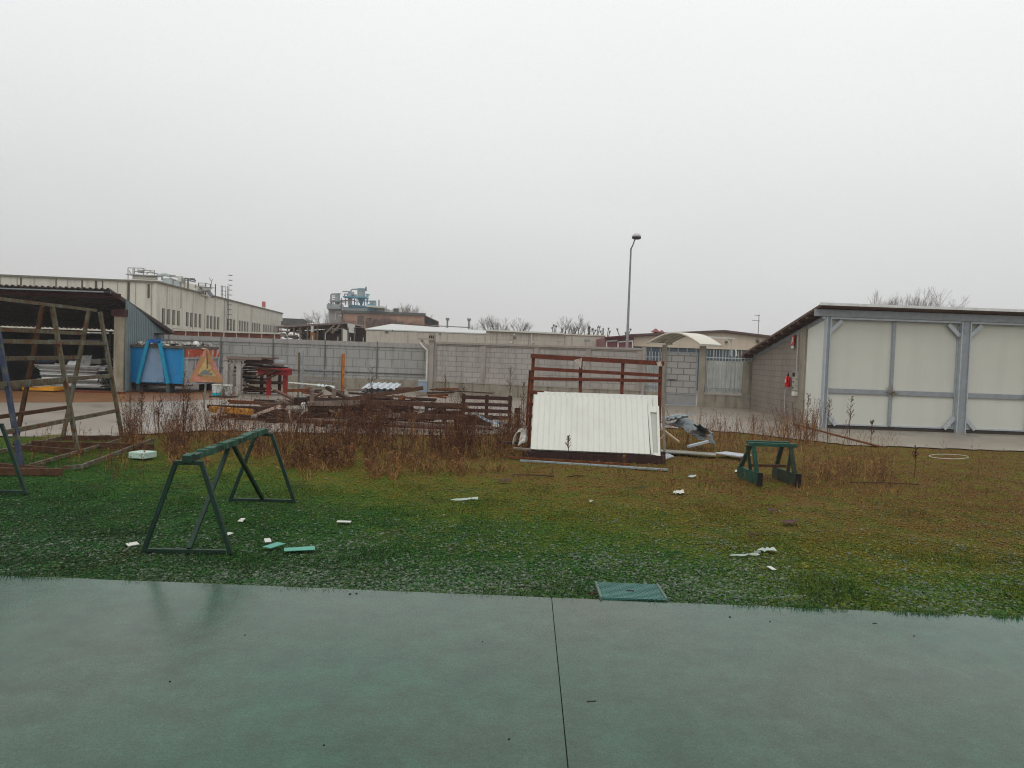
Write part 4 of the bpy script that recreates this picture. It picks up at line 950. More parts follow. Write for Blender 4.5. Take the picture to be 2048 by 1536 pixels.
# ================================================================ SKIPS
blue = mat('skip_blue', (.018, .20, .42), rough=.45, var=.12, scale=2, patch=((.05, .10, .16), .68, 5), streak=((.06, .17, .27), .5))
blue2 = mat('skip_blue_frame', (.03, .24, .38), rough=.5, var=.2, scale=4)
lav = mat('skip_faded_panel', (.20, .30, .43), rough=.5, var=.12, scale=2, streak=((.24, .20, .16), .6), patch=((.12, .07, .06), .70, 9))
rim = mat('skip_rim', (.10, .09, .07), var=.4, scale=9)
Yk = G(310, 786).y
xa, xb = V(255.5, Yk, 1).x, V(368, Yk, 1).x; zb, zk = D(310, 766, Yk).z, D(310, 695, Yk).z
root = thing('skip', 'bright blue skip heaped with rubble, A-frame bracket in front, flaking red and white long side', 'skip', ((xa+xb)/2, Yk, 0))
def openbox(m, x0, x1, y0, y1, z0, z1, t=.08):
    m.box(((x0+x1)/2, y0+t/2, (z0+z1)/2), x1-x0, t, z1-z0); m.box(((x0+x1)/2, y1-t/2, (z0+z1)/2), x1-x0, t, z1-z0)
    for x in (x0+t/2, x1-t/2): m.box((x, (y0+y1)/2, (z0+z1)/2), t*.98, y1-y0-2*t, z1-z0)
    m.box(((x0+x1)/2, (y0+y1)/2, z0+t/2), x1-x0-2.1*t, y1-y0-2.1*t, t*.9); return m
openbox(MB(), xa, xb, Yk, Yk+3.65, zb, zk).build('body', blue, root)
m = MB(); t = .12
m.box(((xa+xb)/2, Yk-.02, zk+.045), xb-xa+.1, .14, .10); m.box(((xa+xb)/2, Yk+3.65, zk+.045), xb-xa+.1, .14, .10)
for x in (xa, xb): m.box((x, Yk+1.82, zk+.045), .13, 3.5, .099)
m.build('rim', rim, root)
for x in (xa+.03, xb-.03): MB().box((x, Yk-.03, (zb+zk)/2), .07, .07, zk-zb-.02).build('corner_rib', blue2, root)
pf = lambda px, py, y=0: D(px, py, Yk-.12+y)
MB().prism([pf(281, 764, .09), pf(329, 764, .09), pf(319, 693, .09), pf(297, 693, .09)], (0, .03, 0)).build('front_panel', lav, root)
for (a, b) in (((275.5, 767), (296.5, 683)), ((337, 767), (319.5, 683))): MB().beam(pf(*a), pf(*b), .14, .14, up=(0, 1, 0)).build('bracket_leg', blue2, root)
MB().beam(pf(297, 682), pf(322, 682), .16, .14, up=(0, 1, 0)).build('bracket_top', mat('deep_blue', (.02, .10, .30), rough=.5), root)
MB().tube([pf(302, 689, -.05), pf(309, 687, -.12), pf(316, 690, -.05)], .03, 6).build('hook_bar', mat('hook_dark', (.06, .05, .05)), root)
for px in (275, 334): MB().box((V(px, Yk, 0).x, Yk+.3, zb/2+.02), .16, .5, zb).build('foot', mat('skip_foot', (.07, .09, .09), var=.3), root)
m = MB(); m.box(((xa+xb)/2, Yk+.6, zb-.06), xb-xa-.1, 1.0, .12); m.build('under_beam', mat('skip_under', (.03, .02, .02)), root)
def rubble(x0, x1, y0, y1, z, n, mt, name, lab):
    m = MB()
    for _ in range(n):
        c = Vector((random.uniform(x0, x1), random.uniform(y0, y1), z+random.uniform(-.15, .14)))
        R = Matrix.Rotation(random.uniform(0, 3), 3, 'Z') @ Matrix.Rotation(random.uniform(-.5, .5), 3, 'X') @ Matrix.Rotation(random.uniform(-.5, .5), 3, 'Y')
        m.box(c, random.uniform(.1, .5), random.uniform(.08, .35), random.uniform(.02, .12), R=R)
    o = m.build(name, mt, label=lab, cat='rubble'); o['kind'] = 'stuff'; return o
rubm = mat('pale_rubble', (.40, .38, .35), var=.6, scale=6, patch=((.08, .07, .06), .5, 5))
rubble(xa+.2, xb-.15, Yk+.2, Yk+3.4, zk+.06, 240, rubm, 'rubble', 'pale mixed rubble heaped in the blue skip')
# long side of the same skip: flaking white with a red top band
DS = 3.65
flk = mat('flaking_white_red', (.34, .36, .36), rough=.7, var=.15, scale=5, patch=((.30, .06, .03), .53, 1.7))
redk = mat('flaking_red_band', (.33, .06, .03), rough=.7, var=.25, scale=5, patch=((.4, .38, .34), .56, 3.5))
pst = mat('skip_pale_steel', (.36, .38, .39), var=.2, scale=5, patch=((.2, .07, .04), .6, 4))
MB().box((xb+.012, Yk+DS/2, (zb+zk)/2), .02, DS-.02, zk-zb-.04).build('side_panel', flk, root)
MB().box((xb+.05, Yk+DS/2, zk-.20), .07, DS, .34).build('top_band', redk, root)
MB().box((xb+.06, Yk+DS/2, zk-.41), .09, DS, .06).build('belt', pst, root)
for k in range(5):
    MB().box((xb+.05, Yk+.12+k*(DS-.2)/4, (zb+zk-.44)/2), .07, .09, zk-zb-.46).build('rib', pst, root)
MB().box((xb+.05, Yk+DS/2, zb-.02), .08, DS, .09).build('bottom_rail', pst, root)
MB().box((xb-.35, Yk+DS-.4, zb/2), .5, .4, zb).build('foot', MATS['skip_under'], root)
Y2 = Yk+1.6; z2k = zk
c = D(393, 689, Yk+1.7)
root = thing('floodlight', 'round white reflector lamp lying on the flaking red rim of the blue skip', 'lamp', (c.x, c.y, c.z-.15))
MB().tube([c+Vector((0, .05, 0)), c+Vector((0, -.02, 0)), c+Vector((0, -.06, 0))], [.05, .15, .16], 16).build('reflector', mat('white_reflector', (.75, .75, .72), rough=.3), root, smooth=True)
MB().box((c.x+.08, c.y, c.z-.17), .6, .2, .05).build('base', cardm, root)

# ================================================================ TRIANGULAR ROAD SIGN
Ysn = G(407, 816).y
root = thing('road_sign', 'large faded red-bordered triangular warning sign on a thin bent post', 'sign', (G(407, 816).x, Ysn, 0))
def tri(ap, bl, br, y, th, mt, nm, r=.0):
    P_ = [D(*bl, Ysn+y), D(*br, Ysn+y), D(*ap, Ysn+y)]
    MB().prism(P_, (0, th, 0)).build(nm, mt, root)
pinkr = mat('faded_sign_red', (.44, .20, .17), rough=.6, var=.35, scale=3, patch=((.33, .19, .09), .50, 2.6))
yel = mat('faded_sign_yellow', (.42, .32, .17), rough=.6, var=.25, scale=6, patch=((.26, .15, .07), .56, 5))
bo = [D(*p, Ysn) for p in ((378.5, 760), (382, 763.5), (441, 765), (445.5, 762), (444, 758), (415, 698), (412, 696), (409.5, 698))]
MB().prism(bo, (0, .03, 0)).build('plate', pinkr, root)
tri((412, 715), (392, 752), (433, 753), -.012, .01, yel, 'face')
# pictogram: mound of material and leaning worker figure, worn
pk = mat('sign_pictogram', (.16, .17, .15), rough=.6, var=.4, scale=12)
pic = MB()
pic.prism([D(396, 750, Ysn-.014), D(400, 747, Ysn-.014), D(405, 742, Ysn-.014), D(412, 738.5, Ysn-.014), D(418, 744, Ysn-.014), D(425, 747, Ysn-.014), D(424, 750.5, Ysn-.014)], (0, -.008, 0)); pic.build('pictogram', pk, root)
MB().tube([D(413.5, 702, Ysn-.03), D(414, 722, Ysn-.03), D(414.5, 737, Ysn-.03)], .012, 6).build('crack_line', rust, root)
pm_ = mat('sign_post_grey', (.16, .17, .15), var=.3, scale=6)
MB().tube([D(411.5, 763, Ysn+.06), D(411, 775, Ysn+.06), D(409, 800, Ysn+.03), G(407, 816)], .035, 8).build('post', pm_, root)
MB().beam(D(392, 764, Ysn+.06), D(430, 765, Ysn+.06), .04, .04).build('bracket', pm_, root)

# ================================================================ BUCKETS, WORKBENCH, RED TABLE
def bucket(px, py, Y, h_, r, mt, lab, band=None):
    c = V(px, Y, 0); root = thing('paint_bucket', lab, 'bucket', (c.x, Y, 0))
    m = MB(); m.tube([(c.x, Y, .04), (c.x, Y, h_)], [r*.88, r], 18); m.build('body', mt, root, smooth=False)
    MB().tube([(c.x, Y, h_-.03), (c.x, Y, h_+.01)], r*1.05, 18).build('rim', cardm, root)
    if band: MB().tube([(c.x, Y, .04), (c.x, Y, .16)], [r*.895, r*.92], 18).build('band', band, root)
bucket(433, 795, 31.6, .50, .19, mat('white_bucket', (.55, .58, .56), patch=((.35, .45, .2), .6, 9)), 'white paint bucket with cyan base under the right corner of the triangular sign', mat('cyan', (.03, .38, .45)))
bucket(455, 792, 31.9, .48, .20, mat('stained_bucket', (.45, .44, .42), patch=((.12, .12, .11), .52, 8)), 'white bucket spattered with dark paint standing behind the cyan one')
MB().beam(V(425, 31.2, .03), V(470, 31.2, .03), .8, .05).build('tray', blackish, label='black tray under the two paint buckets', cat='tray')
Yb = G(466, 789).y
gw = mat('grey_white_frame', (.36, .34, .32), rough=.7, var=.2, scale=5)
root = thing('workbench', 'grey portal-shaped workbench with arched corner braces left of the red table', 'workbench', (V(466, Yb, 0).x, Yb, 0))
def q(px, py, y=0): return D(px, py, Yb+y)
for (a, b) in (((453, 720), (451.5, 788)), ((479, 722), (478, 788))): 
    MB().beam(q(*b), q(*a), .19, .2, up=(0, 1, 0)).build('leg', gw, root)
    a2, b2 = q(*a, 1.4), q(*b, 1.4); a2.x += .3; b2.x += .3; MB().beam(Vector((b2.x, b2.y, 0)), a2, .15, .2, up=(0, 1, 0)).build('leg', gw, root)
MB().beam(q(448.5, 717.5), q(493, 719), .28, .12).build('top_beam', gw, root)
for (a, b) in (((457, 727), (464, 723)), ((476, 729), (470, 723)), ((482, 736), (492, 723))): MB().beam(q(*a, .01), q(*b, .01), .1, .15, up=(0, 1, 0)).build('arch_brace', gw, root)
MB().beam(q(470, 717), q(470, 717, 1.5)+Vector((.3, 0, 0)), .3, .1).build('side_beam', gw, root)
root = thing('table', 'bright red steel table with square legs carrying scrap boards', 'table', (V(552, Yb, 0).x, Yb, 0))
redt = mat('red_table', (.22, .013, .011), rough=.5, var=.25, scale=5, patch=((.14, .03, .02), .66, 6))
MB().beam(q(519, 742), q(581, 744), .5, .30).build('apron', redt, root); MB().beam(q(517, 738), q(583, 740), .7, .05).build('top', redt, root)
for (a, b) in (((538, 748), (537, 787)), ((571, 749), (570, 784))): 
    m = MB(); aa, bb = q(*a), q(*b); bb.z = 0; m.beam(bb, aa, .17, .17, up=(0, 1, 0)); m.build('leg', redt, root)
for (a, b) in (((524, 748), (523, 780)), ((560, 749), (559, 780))): 
    m = MB(); aa, bb = q(*a, 1.1), q(*b, 1.1); bb.z = 0; m.beam(bb, aa, .12, .12, up=(0, 1, 0)); m.build('leg', MATS['dark_red_beam'], root)
# boards laid across bench and table
brds = [((455, 715), (525, 718), wood_g, .11), ((462, 714), (546, 717), wood_m, .07), ((490, 722), (545, 724), wood_d, .2), ((520, 726), (566, 730), wood_g, .07), ((524, 722), (570, 722), galv_l, .05), ((530, 718), (556, 716), wood_m, .05), ((528, 730), (575, 733), galv_l, .05), ((478, 728), (575, 735), wood_d, .12), ((470, 735), (578, 738), wood_d, .1)]
for i, (a, b, mt, h_) in enumerate(brds):
    MB().beam(q(*a, -.1+.09*i), q(*b, -.1+.09*i), .3, h_).build('board', mt, label='weathered board laid across the grey workbench and the red table', cat='board', group='boards across the bench and the red table')
for i in range(16):
    px0 = random.uniform(458, 500); py0 = 742+i*2.7; ln = random.uniform(30, 75)
    MB().beam(q(px0, py0, .5+random.uniform(0, .8)), q(px0+ln, py0+random.uniform(-3, 4), .5+random.uniform(0, .8)), .2, random.uniform(.04, .1)).build('plank', random.choice((wood_d, wood_d, wood_m, wood_g, blackish)), label='dark plank stacked under the boards between bench and red table', cat='plank', group='dark planks stacked under the bench')
for i, (a, b) in enumerate((((505, 735), (562, 741)), ((515, 752), (548, 744)), ((528, 760), (556, 748)))):
    MB().beam(q(*a, -.35-.05*i), q(*b, -.45), .12, .07).build('slipped_board', wood_d, label='dark board slipped in front of the red table, '+('highest', 'middle', 'lowest')[i]+' of three', cat='board', group='boards slipped before the red table')
# posts
for (px, y0, y1, Y, mt, w_, lab) in ((597.5, 705, 768, 33, rr, .07, 'thin rusty grey post standing before the wall, left of a pair'), (604.5, 702, 768, 33.4, galv, .07, 'thin grey post standing before the wall, right of a pair'), (686, 707, 792, 31, rust_or, .09, 'tall orange rusty post with a second rusty edge standing in the scrap')):
    b = V(px-1, Y, 0); a = D(px, y0, Y)
    MB().box((b.x, Y, a.z/2), w_, w_, a.z).build('post', mt, label=lab, cat='post')
b = V(683.5, 31.2, 0); a = D(684, 709, 31.2); MB().box((b.x-.02, 31.2, a.z/2), .05, .07, a.z).build('post', rust, label='thinner rusty post just left of the tall orange one', cat='post')
# spiked fence panel leaning on wall
root = thing('railing_panel', 'thin grey spiked railing panel leaning against the wall behind the two posts', 'railing', V(640, 39.4, .6))
for (a, b) in (((600, 738), (668, 741)), ((588, 758), (676, 763))): MB().beam(D(a[0], a[1], 39.6), D(b[0], b[1], 39.4), .03, .05).build('rail', galv, root)
for k in range(15): px = 603+k*4.4; MB().tube([D(px-2, 761, 39.5), D(px, 733, 39.6)], .014, 5).build('bar', galv, root)
# curved sheets, bundle
m = MB(); a = D(636, 772, 30.2); m.corr(a, D(672, 777, 29.6)-a, D(633, 768, 31.2)-a, (0, -.3, 1), period=.22, depth=.03); m.build('ribbed_sheet', mat('pale_blue_sheet', (.50, .58, .57), rough=.5), label='pale ribbed metal sheet lying askew on the scrap pile', cat='sheet')
MB().beam(D(578, 765, 32), D(668, 773, 31.6), .2, .04).build('long_strip', cardm, label='long white strip lying behind the scrap pile', cat='strip')
for k in range(4):
    m = MB(); a = D(716+k*2, 786-k*3, 29); b = D(788+k, 788-k*3, 28.8); m.corr(a, b-a, D(732, 775-k*2.2, 30.6)-D(716, 786-k*2, 29), (0, -.3, 1), period=.25, depth=.04); m.build('ribbed_sheet', (galv_l, mat('blue_grey_roofing', (.30, .38, .40), var=.2), galv, galv_l)[k], label='blue grey ribbed sheet in the low bundle at the foot of the wall, layer '+('bottom', 'second', 'third', 'top')[k], cat='sheet', group='ribbed sheets bundled at the wall foot')
# ================================================================ SCRAP TIMBER PILE, PALLETS
def clampz(p, z=.04): return Vector((p.x, p.y, max(p.z, z)))
named = [((700, 798), (846, 776), 22.6, .12, wood_m, 'long slanting brown beam crossing above the scrap pile'),
         ((616, 807), (720, 806), 22.0, .14, wood_g, 'pale brown beam lying level near the top of the scrap pile'),
         ((720, 803), (935, 812), 22.2, .13, wood_m, 'long brown beam running from the pile centre to the pallets'),
         ((680, 826), (930, 835), 21.6, .12, wood_m, 'long level brown rail in the middle of the scrap pile'),
         ((690, 838), (800, 830), 21.2, .10, wood_g, 'greyish beam lying low in the scrap pile at an angle'),
         ((600, 838), (830, 846), 21.0, .05, wood_g, 'thin pale lath lying low along the front of the scrap pile'),
         ((800, 846), (1000, 856), 20.8, .05, wood_g, 'thin pale lath on the ground before the pallets'),
         ((745, 850), (925, 858), 20.6, .07, wood_m, 'low brown batten nearest the weeds below the pallets'),
         ((420, 818), (505, 824), 21.4, .16, mat('orange_board', (.40, .20, .06), var=.5, scale=9), 'orange yellow board half hidden in the weeds below the road sign'),
         ((416, 813), (540, 817), 21.8, .10, wood_d, 'dark plank lying over the orange board'),
         ((445, 815), (431, 836), 21.2, .10, mat('pink_board', (.45, .33, .27), var=.2), 'short pinkish board propped at the left end of the orange board'),
         ((515, 828), (560, 812), 21.5, .08, mat('pink_board2', (.40, .32, .27), var=.2), 'short pale board propped at the right end of the orange board'),
         ((575, 815), (612, 815), 22.2, .10, cardm, 'short white board in the dark left part of the scrap pile'),
         ((612, 822), (606, 806), 22.2, .08, cardm, 'upright white batten in the dark left part of the scrap pile')]
for a, b, Y, h_, mt, lab in named:
    MB().beam(clampz(D(*a, Y)), clampz(D(*b, Y-.1)), .12, h_).build('beam', mt, label=lab, cat='beam')
for (a, b) in (((585, 862), (578, 822)), ((580, 864), (610, 820))):
    MB().beam(clampz(D(*a, 20.0)), D(*b, 20.6), .04, .03).build('lath', mat('pale_lath', (.42, .36, .30)), label='thin pale lath sticking up left of the scrap pile, '+('nearly upright' if a[0] == 585 else 'leaning right'), cat='lath')
for i in range(150):
    px = random.uniform(560, 860) if i < 120 else random.uniform(430, 600); t = random.random()
    py = 795+t*58 if px > 600 else 800+t*50; Y = 24.5-t*3.2+random.uniform(-.4, .8); ln = random.uniform(20, 95)
    sl = random.choice((0.03, .05, .09, -.08, -.15, .2, .5)) if random.random() < .85 else random.uniform(-2, 2)
    if abs(sl) > .6: ln = random.uniform(6, 16)
    a, b = clampz(D(px-ln/2, py-sl*ln/2, Y), .03), clampz(D(px+ln/2, py+sl*ln/2, Y+random.uniform(-.8, .8)), .03)
    MB().beam(a, b, random.uniform(.06, .2), random.uniform(.04, .13)).build('scrap_timber', random.choice((wood_d, wood_d, wood_d, wood_d, wood_m, wood_m, wood_g, rust)), label='dark weathered timber in the long scrap pile behind the weeds', cat='timber', group='timbers of the scrap pile behind the weeds')
for i in range(22):
    px = random.uniform(590, 900); py = random.uniform(775, 800); Y = 28+random.uniform(-1, 2); ln = random.uniform(20, 60)
    MB().beam(clampz(D(px-ln/2, py, Y)), clampz(D(px+ln/2, py+random.uniform(-4, 5), Y)), .15, random.uniform(.05, .12)).build('far_timber', random.choice((wood_d, wood_m, wood_g, rust)), label='dark bar in the low scrap heap at the foot of the wall', cat='timber', group='bars of the far scrap heap')
# black box shapes in left pile
for (px, py, w_, h_, mt, lab) in ((600, 805, .35, .30, blackish, 'black plastic crate in the left part of the scrap pile'), (590, 822, .4, .2, mat('grey_box', (.25, .27, .28)), 'small grey box under the black crate'), (624, 790, .12, .35, wood_g, 'upright wood block on the scrap pile'), (668, 786, .12, .3, wood_g, 'upright wood block beside the orange post')):
    c = D(px, py, 22.6); MB().box(clampz(c, h_/2), w_, .3, h_, rz=.2).build('crate', mt, label=lab, cat='crate', bevel=.01)
pdk = mat('dark_pallet', (.042, .022, .02), rough=.75, var=.4, scale=5, grain=(.6, 3, 3))
def pallet(cx, Y, wd_, hh, lean_, z0, mt, label, rz=0, nb=5, gapx=(0, .5, 1)):
    base = Vector((cx, Y, z0)); root = thing('pallet', label, 'pallet', base, 'wooden pallets by the scrap pile')
    U = Vector((math.cos(rz), math.sin(rz), 0)); n_ = Vector((-math.sin(rz), math.cos(rz), 0)); Vv = (UZ*math.cos(lean_)+n_*math.sin(lean_)); nn = U.cross(Vv)
    for k in range(nb):
        z = hh*(k+.5)/nb; h_ = hh/nb*random.uniform(.5, .62); p = base+Vv*z
        MB().beam(p-U*wd_/2+UZ*random.uniform(-.01, .01), p+U*wd_/2, .022, h_, up=Vv).build('deck_board', mt, root)
        if k in (0, nb//2, nb-1): p2 = p-nn*.12; MB().beam(p2-U*wd_/2, p2+U*wd_/2, .02, h_*.8, up=Vv).build('bottom_board', mt, root)
    for g_ in gapx:
        p = base+U*(g_-.5)*(wd_-.12)-nn*.06; MB().beam(p, p+Vv*hh, .10, .095, up=nn).build('stringer', mt, root)
    return root
cx = V(972, 22.3, .5).x
pallet(cx, 22.3, 1.5, .96, .12, .02, pdk, 'dark pallet standing upright right of the scrap pile, nearest the white panels', rz=-.05)
pallet(V(888, 21.9, .3).x, 21.9, 1.15, .72, .35, .02, wood_d, 'brown pallet leaning back with wide gaps beside the dark upright pallet', rz=.08, nb=4)
pallet(V(772, 22.6, .3).x, 22.6, 1.6, .75, .2, .02, wood_d, 'long low pallet standing in the middle of the scrap pile', rz=.02, nb=4)
pallet(V(655, 23.2, .3).x, 23.2, 1.4, .7, .25, .02, wood_d, 'pallet standing half buried behind the pale level beam', rz=-.04, nb=4)
pallet(V(948, 21.5, .3).x, 21.5, 1.1, .5, .6, .02, wood_d, 'brown pallet lying tilted at the foot of the dark upright pallet', rz=.1, nb=4)
pts_ = [D(*p, 21.3-.0*i) for i, p in enumerate(((950, 824), (962, 834), (975, 841), (988, 845), (1005, 847), (1013, 844)))]
m = MB()
for a, b in zip(pts_[:-1], pts_[1:]): m.beam(a, b, .02, .07)
m.build('plastic_strip', mat('blue_white_plastic', (.35, .52, .66), rough=.35, var=.2, scale=20, patch=((.7, .72, .72), .53, 12)), label='curved blue and white plastic strip hanging before the dark pallet', cat='strip')
MB().crumple([clampz(D(982, 851, 21.2)), clampz(D(1010, 858, 21.1)), clampz(D(1004, 850, 21.4)), clampz(D(984, 845, 21.4))], 6, 3, .03).build('plastic_sheet', cardm, label='crumpled white plastic sheet on the ground under the blue strip', cat='plastic')
MB().box((V(1034, 22.6, .2).x, 22.6, .3), .14, .14, .6, rz=.3).build('dark_post_end', wood_d, label='short dark round post leaning right of the dark pallet', cat='post')

# ================================================================ BACKGROUND BUILDINGS
# factory
A_ = D(313, 565, 88.0); zF = A_.z; B_ = D(565, 628, 161.0); A0 = Vector((A_.x, A_.y, 0)); B0 = Vector((B_.x, B_.y, 0)); 
Cc = D(-400, 547, 88.0); C0 = A0+Vector((-(B0-A0).normalized().y, (B0-A0).normalized().x, 0))*95
fc = mat('factory_panels', (.60, .588, .53), rough=.85, var=.1, scale=.25, bump=0, streak=((.38, .35, .29), .7, .6))
fd = (B0-A0).normalized(); fl = (C0-A0).normalized(); fn = Vector((fd.y, -fd.x, 0))
root = thing('factory', 'long pale concrete factory with slit windows stretching back behind the wall at left', 'factory', A0)
zF2 = B_.z
MB().hexa([A0, B0, B0+fl*95, C0, A0+UZ*zF, B0+UZ*zF, B0+fl*95+UZ*zF, C0+UZ*zF]).build('wall', fc, root)
rimm = mat('roof_edge_dark', (.16, .15, .13))
for p, q_, n_ in ((A0, B0, fn), (C0, A0, fd*-1)): MB().beam(p+n_*.05+UZ*(zF+.08), q_+n_*.05+UZ*(zF+.08), .35, .18).build('roof_edge', rimm, root)
dkj = mat('panel_joint', (.33, .315, .275))
def fp(px, z): return at_line(A0, B0, px, z)
for px, w_, z0, z1 in ((361, .22, 6.5, zF), (409, .06, 1, zF), (448, .12, 1, zF), (503, .10, 1, zF), (535, .08, 1, zF), (333, .05, 1, zF), (385, .05, 1, zF), (429, .05, 1, zF), (475, .05, 1, zF)):
    p = fp(px, 5); p.z = 0; MB().beam(p+fn*.03+UZ*z0, p+fn*.03+UZ*(z1-.1), w_, .06, up=fn).build('joint', dkj, root)
for px, w_, z0, z1, k in ((257, .25, 5.0, zF, 0), (297, .22, 7.2, zF-.1, 0), (271, .05, 1, zF, 1), (303, .08, 1, zF, 1), (235, .05, 1, zF, 1), (205, .1, 7.6, zF, 0), (192, .22, 7.2, zF, 0), (164, .15, 7.8, zF, 0), (112, .1, 7.5, zF, 0), (135, .05, 1, zF, 1), (68, .06, 1, zF, 1), (42, .15, 7.8, zF, 0), (34, .06, 1, zF, 1), (1, .05, 1, zF, 1)):
    p = at_line(C0, A0, px, 7); p.z = 0; MB().beam(p-fd*.03+UZ*z0, p-fd*.03+UZ*(z1-.1), w_, .06, up=fd).build('joint', mat('dark_stain', (.07, .065, .05)) if not k else dkj, root)
wm_ = mat('factory_window', (.17, .16, .13), rough=.4, var=.2, scale=2); wfr = mat('window_dark', (.06, .06, .055))
WW = (fp(329, 5)-fp(324.2, 5)).length*.9
for px in (326.5, 337, 347, 356.5, 374, 382.5, 391, 399.5, 415, 422, 429, 436, 456, 462, 468, 479, 484.3, 489.5, 494.7, 504.8, 509.5, 514, 518.5, 527.5, 532, 536, 540.5, 548, 552, 556):
    p = fp(px, 5.2); p.z = 0
    wroot = MB().beam(p+fn*.02+UZ*4.35, p+fn*.02+UZ*6.15, WW+.12, .06, up=fn).build('window', wfr, root)
    MB().beam(p+fn*.07+UZ*4.45, p+fn*.07+UZ*6.05, WW, .04, up=fn).build('pane', wm_, root).parent = wroot
MB().beam(fp(345, 3.9)+fn*.05, fp(560, 3.9)+fn*.05, .05, .06, up=fn).build('cable', dkj, root)
def ladder():
    r = thing('roof_ladder', 'caged steel access ladder on the long side of the pale factory', 'ladder', fp(450, 0)+fn*.2)
    p = fp(449, 0)+fn*.35; st_ = mat('ladder_steel', (.12, .12, .12))
    for s in (-.35, .35): MB().tube([p+fd*s+UZ*2, p+fd*s+UZ*(zF+2.1)], .05, 5).build('rail', st_, r)
    for k in range(14):
        z = 3+k*.75; c = p+UZ*z
        MB().tube([c-fd*.35, c-fd*.45+fn*.35, c+fn*.6, c+fd*.45+fn*.35, c+fd*.35], .035, 4).build('hoop', st_, r)
    for s in (-1.6, -.9, .9): MB().tube([p+fd*s-fn*.6+UZ*zF, p+fd*s-fn*.6+UZ*(zF+2.0)], .05, 5).build('guard_post', st_, r)
    for z in (.7, 1.3, 2.0): MB().tube([p-fd*1.6-fn*.6+UZ*(zF+z), p+fd*.9-fn*.6+UZ*(zF+z)], .04, 5).build('guard_rail', st_, r)
ladder()
# roof plant on the factory
st = mat('plant_steel', (.24, .24, .23), rough=.5, metal=.2, var=.2, scale=1); wt = mat('plant_white', (.5, .48, .44), var=.12, scale=1); dk = mat('plant_dark', (.09, .09, .085))
YQ = 104.0
def Q(px, py, Y=YQ): return D(px, py, Y)
root = thing('roof_tank', 'white horizontal tank with pipe frames on the factory roof corner', 'tank', Q(290, 563))
MB().tube([Q(266, 555), Q(267, 555.4), Q(313, 558), Q(314.5, 558)], [.15, .33, .33, .15], 16).build('shell', wt, root, smooth=True)
MB().beam(Q(256, 562.5), Q(325, 566), 2, .5).build('plinth', wt, root)
MB().beam(Q(257, 549.5), Q(318, 552.5), 1.5, .12).build('platform', st, root)
for a, b in (((256, 566), (256, 536)), ((266, 566), (266, 536)), ((268.5, 551), (269, 537)), ((287, 551), (288, 536)), ((309, 553), (309, 541))): MB().tube([Q(*a), Q(*b)], .06, 6).build('frame_post', st, root)
for pl_ in (((256, 535.5), (288, 536.5)), ((287, 540), (309, 542)), ((270, 543), (300, 545), (325, 550)), ((274, 539), (283, 546), (292, 539)), ((258, 541), (262, 548)), ((293, 548), (300, 543), (320, 549))): MB().tube([Q(*p) for p in pl_], .06, 6).build('pipe', st, root)
MB().tube([Q(276, 542), Q(286, 543)], .22, 10).build('drum', st, root)
root = thing('roof_plant_room', 'blue grey plant room with ducts and pipes on the factory roof', 'plant room', Q(360, 575))
lb = mat('plant_blue_grey', (.34, .38, .385), var=.1, scale=1)
MB().prism([Q(325, 572), Q(362, 582), Q(362, 566), Q(345, 557), Q(325, 556)], (0, 4, 0)).build('wall', lb, root)
MB().prism([Q(363, 583), Q(399, 590), Q(399, 573), Q(363, 562)], (0, 4, 0)).build('wall', wt, root)
MB().tube([Q(314, 552), Q(330, 549), Q(341, 552)], .22, 8).build('duct', lb, root)
for a, b in (((335, 552), (363, 555)), ((336, 551), (351, 551)), ((370, 556), (392, 561)), ((372, 560), (391, 564)), ((379, 557), (390, 558)), ((355, 562), (368, 562)), ((340, 556), (352, 561))): MB().tube([Q(*a), Q(*b)], .09, 6).build('pipe', dk if a[0] > 368 else st, root)
for a, b in (((361, 580), (361, 552)), ((369, 578), (369, 556)), ((376, 580), (376, 556)), ((380, 562), (380, 556)), ((324, 560), (324, 547)), ((346, 570), (346, 560)), ((391, 575), (391, 569))): MB().tube([Q(*a), Q(*b)], .11, 6).build('stack', st if a[0] != 376 else dk, root)
MB().box(Q(361, 558), .5, .6, .75).build('housing', wt, root); MB().box(Q(366, 560), .5, .5, .5).build('housing', st, root)
root = thing('roof_stair', 'grey steel stair platform with railings at the far end of the factory roof plant', 'stair', Q(415, 590))
MB().beam(Q(397, 573), Q(422, 576), 1, .15).build('platform', st, root); MB().beam(Q(399, 577), Q(404, 586), .5, .5).build('bracket', st, root)
MB().beam(Q(415, 581), Q(426, 594), .6, .35).build('stair_flight', mat('stair_grey', (.16, .17, .18)), root); MB().beam(Q(405, 581), Q(417, 581.5), .8, .2).build('landing', st, root)
for a, b in (((397, 574), (397, 566)), ((411, 575), (412, 566)), ((421, 575), (421, 568)), ((430.5, 594), (431, 568)), ((411, 590), (411, 581))): MB().tube([Q(*a), Q(*b)], .07, 6).build('post', dk, root)
for a, b in (((396, 566), (412, 566.5)), ((412, 567), (423, 569)), ((420, 575), (431, 576)), ((397, 570), (412, 570.5))): MB().tube([Q(*a), Q(*b)], .05, 5).build('rail', st, root)
MB().tube([Q(422, 575), Q(423, 563), Q(418, 555)], .05, 5).build('antenna', st, root); MB().tube([Q(423, 563), Q(426, 558)], .04, 5).build('antenna', st, root)
